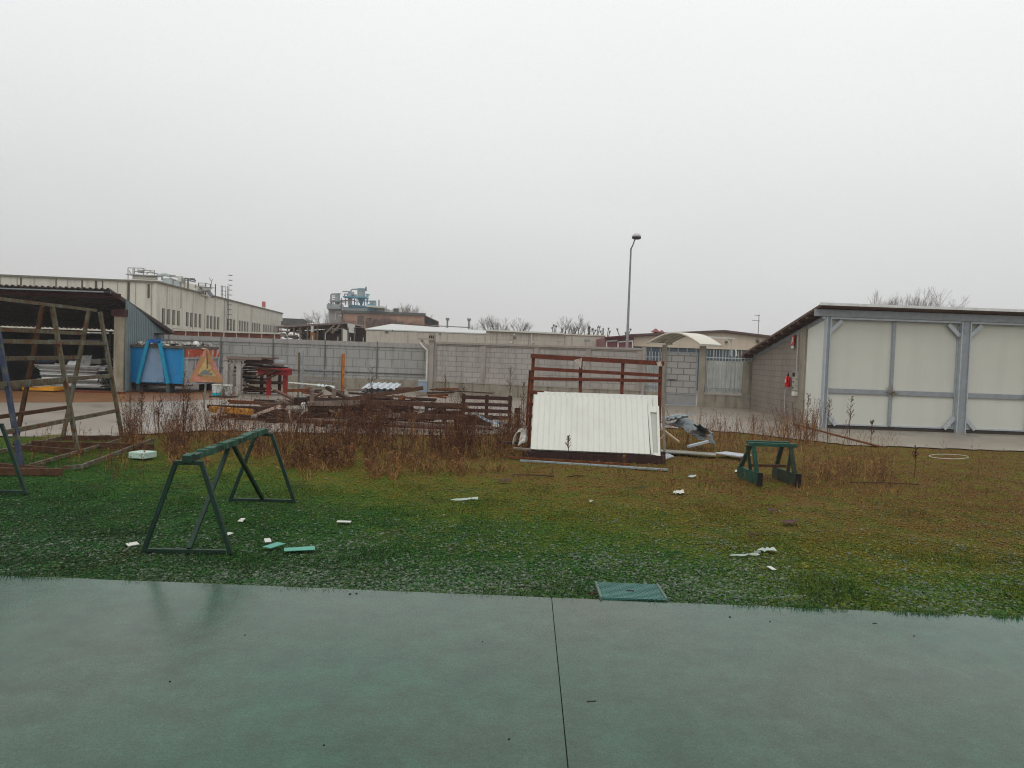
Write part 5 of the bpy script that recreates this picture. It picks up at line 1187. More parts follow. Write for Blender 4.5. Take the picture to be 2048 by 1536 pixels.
# rust coloured fence strip behind the wall
a, b = V(346, 45, 2), V(560, 45, 2)
root = thing('rusty_fence', 'dark rust red sheet fence showing just above the spiked wall', 'fence', ((a.x+b.x)/2, 45, 0))
MB().box(((a.x+b.x)/2, 45, 1.45), b.x-a.x, .06, 2.85).build('sheet', mat('rust_sheet', (.12, .05, .035), var=.3, scale=2), root)
MB().box(((a.x+b.x)/2, 44.95, 2.93), b.x-a.x, .12, .08).build('top_rail', wt, root)
# chimney
c = D(527, 630, 260); root = thing('chimney', 'distant striped red and white chimney above the factory roof', 'chimney', (c.x, 260, 0))
zt1 = D(527, 604, 260).z
for k, (f0_, f1_, mt) in enumerate(((0, .66, wt), (.66, .74, mat('chimney_red', (.42, .08, .06))), (.74, .82, cardm), (.82, .9, MATS['chimney_red']), (.9, 1, cardm), (1, 1.12, MATS['chimney_red']))):
    MB().tube([(c.x, 260, zt1*.9*f0_), (c.x, 260, zt1*.9*f1_)], .62, 12).build('band', mt, root)
# open frame shed far
root = thing('open_barn', 'open-sided barn full of pipes with dark roof and white ribbed end', 'barn', V(620, 62, 0))
def qb(px, py, Y=62): return D(px, py, Y)
MB().prism([qb(551, 652), qb(600, 649), qb(692, 644.5), qb(694, 647.5), qb(600, 653), qb(552, 655.5)], (0, 7, .0)).build('roof', mat('barn_roof', (.16, .13, .125), var=.3, scale=2), root)
MB().prism([qb(560, 657), qb(690, 650), qb(700, 652), qb(700, 700), qb(556, 700)], (0, .1, 0)).build('back_wall', mat('barn_inside', (.06, .045, .042), var=.4, scale=1), root).location.y += 6.5
m = MB(); a = qb(696, 664.5); m.corr(a, qb(711, 667)-a, qb(695, 647)-a, (0, -1, 0), period=.18, depth=.05); m.build('end_sheet', mat('white_ribbed', (.55, .55, .53)), root)
MB().prism([qb(685, 685), qb(694.5, 685), qb(694.5, 661), qb(684.5, 657)], (0, .1, 0)).build('white_panel', cardm, root)
MB().prism([qb(634, 682), qb(684, 684), qb(684, 666), qb(634, 663)], (0, .1, 0)).build('inner_wall', mat('brown_inner', (.10, .07, .062), var=.2), root).location.y += 3
for px in (556, 575, 588, 600, 615, 635, 684, 696, 709): MB().tube([qb(px, 690), qb(px, 655)], .07, 5).build('post', mat('barn_post', (.13, .11, .10)), root)
for a, b in (((650, 668), (668, 651)), ((664, 667), (680, 650)), ((558, 662), (578, 663)), ((555, 672), (596, 671))): MB().tube([qb(*a, 61.8), qb(*b, 61.8)], .07, 5).build('strut', wood_g, root)
for i in range(34):
    px = random.uniform(557, 620) if i < 26 else random.uniform(640, 680); py = random.uniform(660, 682) if px < 630 else random.uniform(658, 664); Y = 62.6+random.uniform(0, 2.5); ln = random.uniform(4, 14)
    MB().tube([qb(px, py, Y), qb(px+ln, py+random.uniform(-4, 4), Y)], random.uniform(.06, .16), 6).build('stored_pipe', random.choice((st, dk, wt, rust, wood_g)), label='pipe stored in the far open barn', cat='pipe', group='pipes stored in the far open barn')
root = thing('rusty_machine', 'tall orange brown machine standing inside the far open barn', 'machine', D(624, 690, 61.5))
MB().prism([qb(620, 690, 61.5), qb(629, 690, 61.5), qb(628, 666, 61.5), qb(621, 664, 61.5)], (0, 1, 0)).build('body', mat('machine_brown', (.22, .11, .05), var=.3), root); MB().tube([qb(624.5, 664, 62), qb(624.5, 652, 62)], .12, 8).build('neck', wt, root)
# dark small roof behind factory end
root = thing('roof_frame', 'low dark roof with open gable frame at the far end of the factory', 'roof', D(590, 650, 150))
MB().prism([D(565, 636, 150), D(606, 638, 150), D(614, 643, 150), D(565, 641, 150)], (0, 6, 0)).build('roof', dk, root)
MB().beam(D(565, 646.5, 150), D(612, 648, 150), 2, .8).build('lower_roof', dk, root)
for px in (568, 580, 598, 605): MB().tube([D(px, 650, 150), D(px, 638, 150)], .3, 5).build('post', dk, root)
# terracotta building
YT = 155.0
def qt(px, py, Y=YT): return D(px, py, Y)
tcm = mat('terracotta_wall', (.36, .23, .17), rough=.85, var=.12, scale=.15, bump=0)
tl, tr_ = qt(686, 624), qt(849, 630)
root = thing('brick_building', 'terracotta coloured flat-roofed building beyond the wall, overgrown by bare bushes', 'building', (tl.x, YT, 0))
MB().hexa([(tl.x, YT, 0), (tr_.x, YT, 0), (tr_.x, YT+30, 0), (tl.x, YT+30, 0), (tl.x, YT, tl.z), (tr_.x, YT, tr_.z), (tr_.x, YT+30, tr_.z), (tl.x, YT+30, tl.z)]).build('wall', tcm, root)
MB().beam((tl.x, YT-.1, tl.z+.1), (tr_.x+.2, YT-.1, tr_.z+.1), .6, .5).build('parapet', dk, root)
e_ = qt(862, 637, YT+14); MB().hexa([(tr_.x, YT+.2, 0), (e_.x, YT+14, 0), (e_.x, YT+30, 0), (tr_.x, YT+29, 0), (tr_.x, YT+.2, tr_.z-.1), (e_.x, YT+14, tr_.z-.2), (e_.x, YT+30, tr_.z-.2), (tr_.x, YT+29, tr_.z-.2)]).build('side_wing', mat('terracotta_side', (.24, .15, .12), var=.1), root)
for px, py, w_, h_ in ((721, 649, 1.3, 3.6), (737, 647, 1.1, 2.2), (742, 647, .8, 2.2), (757, 646, 2.2, .9), (774, 648, 2.2, 1.8), (797, 648, 2, 1)):
    c = qt(px, py, YT-.05); MB().box(c, w_, .12, h_).build('window', mat('tc_window', (.12, .09, .08)), root)
# silo plants
def unit(name, label, cx, cat): return thing(name, label, cat, cx)
r = unit('silo', 'grey concrete silo tower with railed platforms and dust filter on top', qt(670, 640), 'silo')
gy = mat('silo_grey', (.30, .29, .28), var=.12, scale=.5); gy2 = mat('filter_grey', (.27, .30, .31), rough=.5, var=.12, scale=.8); bl = mat('plant_blue', (.12, .27, .36), rough=.5, var=.15, scale=.8)
MB().prism([qt(657, 650), qt(683, 650), qt(683, 617), qt(657, 617)], (0, 3, 0)).build('tower', gy, r)
MB().beam(qt(657, 614), qt(684, 614), 3, .9).build('platform', gy2, r); MB().beam(qt(662, 602), qt(684, 602), 2.6, .35).build('platform', gy2, r)
MB().tube([qt(675, 600), qt(675, 588)], .5*7.5*.102*1.3, 12).build('filter_tank', gy2, r); MB().tube([qt(675, 611), qt(675, 602)], [.2, .6], 10).build('hopper', gy2, r)
MB().tube([qt(676, 588), qt(676, 587)], .65, 12).build('tank_cap', st, r)
MB().tube([qt(662, 612), qt(662, 590), qt(664, 588), qt(674, 588)], .18, 6).build('pipe', st, r)
for a, b in (((665, 592), (670, 592)), ((665, 596), (670, 598)), ((658, 614), (658, 606)), ((683, 614), (683, 596)), ((666, 613), (666, 602)), ((671, 613), (671, 602)), ((680, 612), (680, 603)), ((656.5, 620), (656.5, 606)), ((684, 604), (693, 604)), ((658, 608), (664, 608))): MB().tube([qt(*a), qt(*b)], .12, 5).build('rail', st, r)
MB().tube([qt(685, 621), qt(685, 608)], [.25, .12], 6).build('vent', cardm, r)
MB().tube([qt(671, 640), qt(671, 626), qt(673, 624), qt(683, 624)], .2, 6).build('pipe', wt, r); MB().tube([qt(676, 632), qt(684, 632)], .2, 6).build('pipe', wt, r)
r = unit('filter_plant', 'blue and grey dust filter plant with cone hopper standing on the terracotta roof', qt(722, 620), 'filter plant')
MB().prism([qt(687, 627), qt(770, 628), qt(770, 616), qt(687, 614)], (0, 8, 0)).build('base_building', gy2, r)
MB().prism([qt(696, 615), qt(739, 616), qt(739, 612), qt(698, 609)], (0, 5, 0)).build('blue_deck', bl, r)
MB().beam(qt(736, 613), qt(770, 615.5), 4, .35).build('roof_edge', cardm, r)
MB().tube([qt(722.5, 593.5), qt(722.5, 578)], .80, 16).build('filter_tank', gy2, r); MB().tube([qt(722.5, 578), qt(722.5, 576.6)], [.9, .75], 16).build('tank_cap', bl, r)
MB().tube([qt(722.5, 611), qt(722.5, 597)], [.15, .75], 14).build('hopper', bl, r)
MB().beam(qt(689, 594), qt(735, 596), 3, .3).build('platform', bl, r)
MB().beam(qt(700, 611), qt(700, 583), .75, .75, up=(0, 1, 0)).build('duct', gy2, r)
MB().tube([qt(702, 590), qt(702, 580), qt(705, 578.5), qt(714, 578.5)], .14, 6).build('pipe', gy2, r)
MB().tube([qt(704, 588), qt(708, 588)], .45, 10).build('fan', gy2, r); MB().tube([qt(710, 592), qt(710, 589)], .35, 10).build('drum', gy2, r)
for a, b in (((685, 583), (702, 583)), ((689, 596), (689, 587)), ((695, 596), (695, 588)), ((689, 588), (697, 588)), ((691, 610), (691, 597)), ((698, 610), (698, 597)), ((709, 611), (709, 598)), ((714, 611), (714, 598)), ((729, 611), (729, 597)), ((734, 611), (734, 588)), ((731, 588), (740, 590)), ((731, 592), (738, 592)), ((705, 600), (712, 603)), ((684, 601), (698, 601)), ((716, 604), (729, 598)), ((729, 602), (752, 602)), ((735, 596), (735, 606))): MB().tube([qt(*a), qt(*b)], .11, 5).build('rail', bl if a[0] > 708 else st, r)
for px in (743, 749): MB().tube([qt(px, 611), qt(px, 603)], .38, 10).build('small_tank', gy2, r)
MB().beam(qt(737, 611), qt(751, 612), 1.5, .5).build('tank_deck', bl, r)
MB().tube([qt(732, 582), qt(732, 573.5)], .14, 8).build('flue', dk, r); MB().tube([qt(758, 613), qt(758, 600)], .12, 6).build('flue', dk, r)
MB().beam(qt(738, 626), qt(738, 612), .5, .5, up=(0, 1, 0)).build('blue_leg', bl, r); MB().beam(qt(741, 618), qt(752, 620), .3, .4).build('blue_arm', bl, r)
MB().tube([qt(772.5, 627), qt(772.5, 610)], .07, 5).build('mast', st, r)
r = unit('roof_hatch', 'small white and dark roof hatch with sloped side on the terracotta building', qt(792, 626), 'roof hatch')
MB().prism([qt(776, 626), qt(799, 627), qt(799, 616), qt(788, 616)], (0, 3, 0)).build('side', cardm, r); MB().box(qt(792, 621, YT-.2), 1.0, .2, .85).build('opening', dk, r)
# low precast buildings
YL = 60.0
def ql(px, py, Y=YL): return D(px, py, Y)
lc = mat('precast_pale', (.43, .40, .35), rough=.85, var=.07, scale=.5, bump=0, streak=((.22, .2, .17), .45))
wrf = mat('pale_metal_roof', (.50, .51, .49), rough=.5, var=.05)
root = thing('warehouse', 'low pale warehouse with light metal roof seen over the spiked wall', 'warehouse', V(855, YL, 0))
xA, xB_ = ql(734, 660).x, ql(972, 668).x; zt3 = ql(740, 658).z
MB().hexa([(xA, YL, 0), (xB_, YL, 0), (xB_, YL+12, 0), (xA, YL+12, 0), (xA, YL, zt3), (xB_, YL, zt3-.03), (xB_, YL+12, zt3-.03), (xA, YL+12, zt3)]).build('wall', conc, root)
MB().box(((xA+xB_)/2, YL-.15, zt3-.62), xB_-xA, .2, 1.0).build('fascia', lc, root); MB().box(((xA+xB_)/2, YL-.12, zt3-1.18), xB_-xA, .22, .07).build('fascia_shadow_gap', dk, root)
MB().add([(xA-.1, YL-.3, zt3), (xB_, YL-.3, zt3-.02), (xB_, YL+3.2, zt3+.28), (xA+1.2, YL+4.5, zt3+.62), (xA-.1, YL-.3, zt3-.08), (xB_, YL-.3, zt3-.10), (xB_, YL+3.2, zt3+.2), (xA+1.2, YL+4.5, zt3+.5)], [(0, 1, 2, 3), (7, 6, 5, 4), (0, 4, 5, 1), (1, 5, 6, 2), (2, 6, 7, 3), (3, 7, 4, 0)]).build('roof', wrf, root)
for px in (815, 894): p = V(px, YL-.26, 3); MB().box((p.x, YL-.27, zt3-.62), .06, .03, 1.0).build('joint', dkj, root)
for px, py in ((773, 663.5), (785, 661), (880, 668)): c = ql(px, py, YL-.3); MB().box(c, .25 if px == 773 else .08, .08, .12).build('vent', dk, root)
p = V(825, YL-.02, 2); MB().box((p.x, YL-.03, 1.9), 1.3, .05, 1.2).build('window', mat('green_glass', (.08, .11, .105), rough=.2), root)
root = thing('annex', 'pale flat-roofed annex with white roof edge right of the warehouse', 'building', V(1050, YL, 0))
xA, xB_ = ql(972, 662).x+.02, ql(1128, 669).x; za, zb_ = ql(973, 662).z, ql(1128, 669).z
MB().hexa([(xA, YL-.4, 0), (xB_, YL-.4, 0), (xB_, YL+10, 0), (xA, YL+10, 0), (xA, YL-.4, za), (xB_, YL-.4, zb_), (xB_, YL+10, zb_), (xA, YL+10, za)]).build('wall', blockmat('annex_blocks', (.44, .41, .36), 1.2, .55, .02, (.75, .74, .7), streak=((.2, .19, .16), .6)), root)
MB().beam((xA, YL-.5, za+.05), (xB_, YL-.5, zb_+.05), .3, .12).build('roof_edge', cardm, root)
p = V(1063, YL-.5, 3); MB().tube([(p.x, YL-.5, 0), (p.x, YL-.5, zb_)], .06, 6).build('downpipe', wt, root)
for px, py in ((1029, 675), (1021, 685), (1065, 684), (1028, 669)): MB().box(ql(px, py, YL-.45), .18, .1, .14).build('wall_light', cardm if px != 1029 else dk, root)
root = thing('depot', 'grey beige depot with dark strip window right of the annex', 'building', V(1170, YL, 0))
xA, xC = xB_+.02, ql(1210, 675).x; zz1 = ql(1170, 671.5).z
MB().box(((xA+xC)/2, YL+5, zz1-.55), xC-xA, 10.6, 1.1).build('upper_wall', lc, root); MB().box(((xA+xC)/2, YL+5.1, (zz1-1.1)/2), xC-xA-.1, 10.2, zz1-1.15).build('lower_wall', dk, root)
MB().box(((xA+xC)/2, YL-.32, zz1+.04), xC-xA, .12, .08).build('roof_edge', mat('edge_beige', (.5, .46, .38)), root)
root = thing('floodlight_pole', 'small grey floodlight on a short pole above the block wall', 'floodlight', wp(1163, 0)-wn*.6)
p = wp(1163, 0)-wn*.6; zf_ = D(1163, 682, p.y).z; MB().tube([p, Vector((p.x, p.y, zf_))], .02, 6).build('pole', galv, root); MB().box((p.x+.06, p.y, zf_+.03), .28, .14, .12).build('lamp_head', st, root)
# dark red gate building
YR = 54.0
root = thing('red_doors', 'dark purple red sliding door wall with white frame rails behind the street lamp', 'door wall', V(1238, YR, 0))
mar = mat('maroon_sheet', (.17, .065, .075), rough=.6, var=.12, scale=1)
xa_, xb_ = D(1210, 690, YR).x, D(1266, 690, YR).x; z1_, z2_ = D(1210, 675.5, YR).z, D(1266, 672, YR).z
MB().hexa([(xa_, YR, 0), (xb_, YR, 0), (xb_, YR+6, 0), (xa_, YR+6, 0), (xa_, YR, z1_), (xb_, YR, z2_), (xb_, YR+6, z2_), (xa_, YR+6, z1_)]).build('sheet', mar, root)
for a, b in (((1213, 682.5), (1235, 681)), ((1236, 684), (1264, 682)), ((1265, 680), (1265, 700)), ((1236, 684), (1236, 700)), ((1213, 683), (1213, 700))): MB().beam(D(*a, YR-.08), D(*b, YR-.08), .05, .09).build('frame_rail', cardm, root)
MB().beam(D(1209, 675.5, YR-.2), D(1267, 671, YR-.2), .5, .12).build('roof_edge', mat('maroon_edge', (.11, .04, .045)), root)
# cream gabled building
YC = 55.0
root = thing('gabled_hall', 'cream gabled hall with brown roof edge and dark strip windows behind the gate', 'hall', V(1400, YC, 0))
cr_ = mat('cream_render', (.50, .44, .36), rough=.85, var=.06, scale=.5, bump=0, streak=((.42, .36, .29), .5))
x1_, x2_, x3_ = D(1267, 673, YC).x+.02, D(1446, 664, YC).x, D(1700, 700, YC).x; zA, zB, zC = D(1267, 673, YC).z, D(1446, 665, YC).z, D(1535, 675.5, YC).z
zD = zB+(zC-zB)*(x3_-x2_)/(D(1535, 676, YC).x-x2_)
zs = D(1400, 697, YC).z
MB().prism([(x1_, YC, zs), (x3_, YC, zs), (x3_, YC, zD), (x2_, YC, zB), (x1_, YC, zA)], (0, 20, 0)).build('gable_wall', cr_, root)
m = MB(); m.prism([(x1_-.3, YC-.3, zA), (x2_, YC-.3, zB+.02), (x3_, YC-.3, zD), (x3_, YC-.3, zD+.16), (x2_, YC-.3, zB+.18), (x1_-.3, YC-.3, zA+.16)], (0, 21, 0)); m.build('roof', mat('hall_roof', (.10, .07, .065), var=.2), root)
MB().box(((x1_+x3_)/2, YC+.15, zs/2), x3_-x1_, .1, zs).build('strip_window', mat('strip_glass', (.07, .09, .10), rough=.25, var=.3, scale=.6), root)
for i in range(24):
    x = x1_+(x3_-x1_)*i/24; MB().box((x, YC+.08, zs*.75), .06, .06, zs*.5).build('mullion', st, root)
for px, py in ((1285, 671), (1299, 669), (1515, 681), (1516, 684), (1453, 684)): MB().box(D(px, py, YC-.1), .16, .15, .12).build('lamp', dk, root)
for px, s in ((1311, 1), (1323, .7)):
    c = D(px, 668, YC+2); r = thing('roof_vent', 'reddish cowl vent on the cream hall roof, the '+('larger left' if s == 1 else 'smaller right')+' one', 'roof vent', c)
    vm = mat('vent_red', (.22, .09, .08)); MB().tube([c-UZ*.3, c+UZ*.1*s, c+UZ*.14*s, c+UZ*.4*s], [.14*s, .14*s, .38*s, .05], 10).build('cowl', vm, r); MB().box(c-UZ*.15, .7*s, .5, .15).build('base', vm, r)
c = D(1516, 676, YC+3); r = thing('tv_antenna', 'thin rooftop aerial mast beside the white shed roof', 'antenna', c)
t_ = D(1516, 629, YC+3); MB().tube([c-UZ*.6, Vector((c.x, c.y, t_.z))], .03, 5).build('mast', st, r)
for z, l in ((.05, .5), (.45, .75)): MB().tube([Vector((c.x-l*.7, c.y, t_.z-z)), Vector((c.x+l*.15, c.y, t_.z-z-.03))], .022, 5).build('boom', st, r)
r = thing('awning', 'flat white awning on thin posts between the canopy and the shed', 'awning', D(1440, 690, 48))
MB().prism([D(1395, 671, 47), D(1470, 676, 47), D(1471, 678, 47), D(1398, 676, 47)], (0, 1.2, .05)).build('sheet', wrf, r)
MB().tube([D(1463, 677, 47.2), D(1462, 712, 47.2)], .04, 5).build('post', galv_l, r); MB().tube([D(1455, 677, 47.2), D(1463, 684, 47.2)], .03, 5).build('strut', galv_l, r); MB().tube([D(1471, 698, 47), D(1473, 712, 47)], .05, 5).build('post', cardm, r)
# street-side fence bits beyond gate
for px, py in ((1513, 648), (937, 646)):
    pass
for px, y0, y1, lab in ((895, 641, 656, 'thin roof stack left of two on the warehouse skyline'), (938, 642, 658, 'thin roof stack right of two on the warehouse skyline')):
    a, b = D(px, y1, 90), D(px, y0, 90); MB().tube([Vector((b.x, 90, 0)), b, b+UZ*.05, b+UZ*.3], [.10, .10, .22, .22], 8).build('roof_stack', st, label=lab, cat='roof stack')
MB().tube([D(862, 651, 90), D(940, 655, 90)], .06, 5).build('overhead_cable', st, label='thin cable strung across the warehouse skyline', cat='cable')
for (a, b) in (((1206, 680), (1206, 652)),): MB().tube([Vector((D(1206, 660, 100).x, 100, 0)), D(1206.5, 656, 100)], .12, 6).build('thin_pole', st, label='thin distant pole between the pollarded trees', cat='pole')

# ================================================================ TREES (bare)
tw = mat('bare_twigs', (.10, .085, .075), rough=.9, var=.25, scale=1, bump=0); tw_l = mat('pale_twigs', (.17, .15, .14), rough=.9, var=.2, scale=1, bump=0); tw_r = mat('reddish_twigs', (.17, .105, .09), rough=.9, var=.25, scale=1, bump=0)
def tree(px, ytop, Y, width, label, kind='bare_tree', mt=tw, spread=.55, lv=5, stems=1, thick=1, group='bare trees behind the yard', pollard=False):
    top = D(px, ytop, Y); x = top.x; h = top.z; root = thing(kind, label, 'tree', (x, Y, 0), group)
    tr_m, cr_m = MB(), MB()
    def grow(p, d, ln, r, lvl):
        q_ = p+d*ln; (tr_m if lvl <= 1 else cr_m).tube([p, p+d*ln*.5+Vector((random.uniform(-.04, .04), 0, 0))*ln, q_], [r, r*.8, r*.65], 5 if lvl < 2 else 3, cap=False)
        if lvl >= lv: return
        nb = random.choice((2, 3, 3)) if lvl else random.choice((3, 4))
        for k in range(nb):
            a = random.uniform(0, 6.28); s = random.uniform(.25, spread)
            nd = (d+Vector((math.cos(a)*s, math.sin(a)*s, random.uniform(0, .25)))).normalized()
            grow(q_ if k < 2 else p+d*ln*random.uniform(.5, .95), nd, ln*random.uniform(.62, .8), r*.58, lvl+1)
    if pollard:
        tr_m.tube([(x, Y, 0), (x, Y, h*.62)], [.22*thick, .14*thick], 6)
        for k in range(random.choice((3, 4))):
            a = random.uniform(0, 6.28); d = Vector((math.cos(a)*.45, math.sin(a)*.45, 1)).normalized(); ln = h*.38*random.uniform(.7, 1)
            p = Vector((x, Y, h*.55)); q_ = p+d*ln; tr_m.tube([p, q_], [.12*thick, .08*thick], 5)
            for j in range(9):
                b = random.uniform(0, 6.28); cr_m.tube([q_-d*.1, q_+Vector((math.cos(b)*.4, math.sin(b)*.4, random.uniform(-.1, .6)))*(h*.05)], [.05, .03], 3, cap=False)
    else:
        for s_ in range(stems):
            ox = (s_-(stems-1)/2)*width/max(1, stems)
            grow(Vector((x+ox, Y+random.uniform(-1, 1), 0)), Vector((random.uniform(-.05, .05), 0, 1)), h*random.uniform(.24, .29)*(.9 if stems > 1 else 1), .20*thick*(h/9), 0)
        # scale to height
        for mm in (tr_m, cr_m):
            pass
        zs_ = [v[2] for v in cr_m.v]; k_ = h/max(zs_) if zs_ else 1
        for mm in (tr_m, cr_m): mm.v = [(v[0], v[1], v[2]*k_) for v in mm.v]
    tr_m.build('trunk', mt, root); cr_m.build('crown', mt, root)
for px, yt, Y, wd_, lab, mt, kw in (
    (648, 616, 170, 4, 'wide bare tree just left of the grey silo', tw_l, dict(spread=.8)),
    (632, 625, 175, 4, 'lower bare tree left of the silo at the barn roof', tw_l, dict(spread=.8)),
    (970, 633, 120, 5, 'broad bare tree leftmost of the clump over the warehouse', tw_l, dict(spread=.8)),
    (992, 630, 125, 5, 'tallest bare tree in the clump over the warehouse', tw, dict(spread=.7)),
    (1012, 634, 118, 5, 'third bare tree in the clump over the warehouse', tw, dict(spread=.75)),
    (1034, 633, 122, 5, 'right-hand bare tree of the clump over the warehouse', tw, dict(spread=.75)),
    (1137, 627, 95, 5, 'rounded dense bare tree over the annex roof', tw, dict(spread=.65, thick=1.2)),
    (1160, 643, 95, 4, 'low bare tree right of the rounded tree over the annex', tw, dict(spread=.8)),
    (1760, 581, 75, 5, 'leftmost bare tree above the white shed roof', tw_l, dict(spread=.5, thick=.6)),
    (1780, 572, 78, 5, 'slim tall bare tree second from left above the shed roof', tw_l, dict(spread=.45, thick=.6)),
    (1806, 584, 80, 5, 'lower bare tree in the middle above the shed roof', tw_l, dict(spread=.5, thick=.6)),
    (1833, 574, 76, 5, 'tall bare tree in the middle above the shed roof', tw_l, dict(spread=.45, thick=.6)),
    (1872, 571, 78, 5, 'widest bare tree above the shed roof', tw_l, dict(spread=.55, thick=.6)),
    (1896, 592, 74, 5, 'rightmost low bare tree above the shed roof', tw_l, dict(spread=.55, thick=.6))):
    tree(px, yt, Y, wd_, lab, mt=mt, lv=6, **kw)
for px, yt, lab in ((1112, 641, 'knobbly pollarded tree left of the rounded tree'), (1180, 642, 'slender pollarded tree first right of the rounded tree'), (1193, 641, 'slender pollarded tree second right of the rounded tree'), (1214, 645, 'knobbly pollarded tree left of the street lamp'), (1249, 646, 'pollarded tree hidden behind the street lamp pole')):
    tree(px, yt, 95, 3, lab, kind='pollarded_tree', pollard=True, group='pollarded trees', thick=.6)
for px, yt, Y, lab in ((694, 634, 140, 'reddish bare bush left of the terracotta wall'), (712, 640, 138, 'reddish bare bush before the left terracotta windows'), (765, 628, 145, 'tall bare bush before the middle of the terracotta wall'), (800, 606, 180, 'slim bare tree rising behind the terracotta roof'), (815, 604, 182, 'tall slim bare tree behind the terracotta roof'), (832, 612, 181, 'right-hand slim bare tree behind the terracotta roof'), (850, 618, 178, 'low bare tree at the right end of the terracotta roof'), (790, 630, 143, 'bare bush before the right terracotta wall'), (815, 632, 142, 'dense bare bush before the terracotta wall, right of centre'), (843, 634, 143, 'rightmost bare bush before the terracotta wall'), (702, 650, 90, 'low reddish bush beside the white ribbed barn end'), (722, 655, 85, 'low reddish bush at the left end of the warehouse')):
    tree(px, yt, Y, 4, lab, kind='bare_bush', mt=tw_r if Y < 160 else tw_l, spread=.75 if Y < 160 else .4, lv=6, thick=1.3 if Y < 160 else .8, stems=4 if Y < 160 else 1, group='bare bushes by the terracotta building')

# ================================================================ DEAD WEEDS
wmt = mat('dead_weed', (.105, .052, .033), rough=.85, var=.5, scale=3, bump=0, patch=((.30, .17, .08), .54, 2.6)); wdk = mat('dark_weed', (.065, .028, .018), rough=.85, var=.4, scale=4, bump=0)
def weed(m, p, h, r, twigs, seed=.018, lean=.12):
    d = Vector((random.uniform(-lean, lean), random.uniform(-lean, lean), 1)).normalized(); c = Vector((random.uniform(-.1, .1), 0, 0))*h
    P_ = [p, p+d*h*.5+c*.5, p+d*h+c*.3]; m.tube(P_, [r, r*.75, r*.3], 3, cap=False)
    for k in range(twigs):
        t = random.uniform(.35, .98) if twigs > 8 else random.uniform(.2, .95); b = p+d*h*t+c*(.5*t if t < .5 else .5-.2*(t-.5)); a = random.uniform(0, 6.28); ln = h*random.uniform(.10, .28)*(1.25-t)+.02
        e = b+Vector((math.cos(a)*.75, math.sin(a)*.75, random.uniform(.5, 1.3))).normalized()*ln
        s = r*.45; u = Vector((-math.sin(a), math.cos(a), 0))*s
        m.add([b-u, b+u, e+UZ*s, e-UZ*s], [(0, 1, 2, 3)])
        w_ = seed*random.uniform(.5, 1.3); k_ = Vector((random.uniform(-1, 1), random.uniform(-1, 1), random.uniform(-.3, 1))).normalized()*w_; u2 = Vector((math.cos(a+1), math.sin(a+1), .4)).normalized()*w_*.5
        m.add([e-k_, e+u2, e+k_, e-u2], [(0, 1, 2, 3)])
def scatter(n, region, hr, r, twigs, m, dens=None, **k):
    c = 0
    while c < n:
        px = random.uniform(region[0], region[1]); py = random.uniform(region[2], region[3])
        if dens and random.random() > dens(px, py): continue
        p = G(px, py); weed(m, Vector((p.x, p.y, -.01)), random.uniform(*hr)*(min(1, max(.4, 1-(py-892)/70)) if 250 < px < 1056 else 1), random.uniform(.6, 1.2)*r, random.randint(*twigs), **k); c += 1
def dn(px, py):
    v = .42+1.1*mn.noise(Vector((px*.018, py*.05, 2)))
    lim = 945 if 560 < px < 1010 else 915
    return 0 if py > lim+55*mn.noise(Vector((px*.03, 1, 1))) else max(0, v)
m = MB(); scatter(1150, (250, 1056, 862, 950), (.2, .95), .006, (8, 18), m, dn, lean=.45, seed=.022); m.build('dead_weeds', wmt, kind='stuff')
m = MB(); scatter(280, (255, 1050, 858, 925), (.7, 1.35), .006, (12, 26), m, dn, seed=.018, lean=.2); m.build('tall_dead_weeds', wdk, kind='stuff')
m = MB(); scatter(250, (560, 1010, 866, 935), (.6, 1.15), .006, (14, 28), m, dn, seed=.022, lean=.3); m.build('dense_dead_weeds', wdk, kind='stuff')
m = MB(); scatter(230, (1325, 1700, 862, 905), (.3, .9), .007, (6, 14), m, lambda x, y: .9 if x < 1620 else .25, lean=.35); scatter(70, (1560, 1640, 868, 890), (.5, 1.3), .008, (8, 16), m, lean=.25); m.build('dead_weeds_by_shed', wmt, kind='stuff')
m = MB(); scatter(170, (1600, 1790, 925, 975), (.12, .40), .005, (5, 10), m); scatter(60, (1290, 1500, 930, 1000), (.08, .22), .005, (4, 8), m); scatter(90, (20, 300, 868, 960), (.15, .5), .006, (5, 10), m); scatter(40, (1640, 2040, 900, 1000), (.1, .45), .005, (4, 9), m); scatter(60, (1030, 1330, 905, 960), (.08, .3), .005, (4, 9), m)
m.build('low_weeds', wmt, kind='stuff')
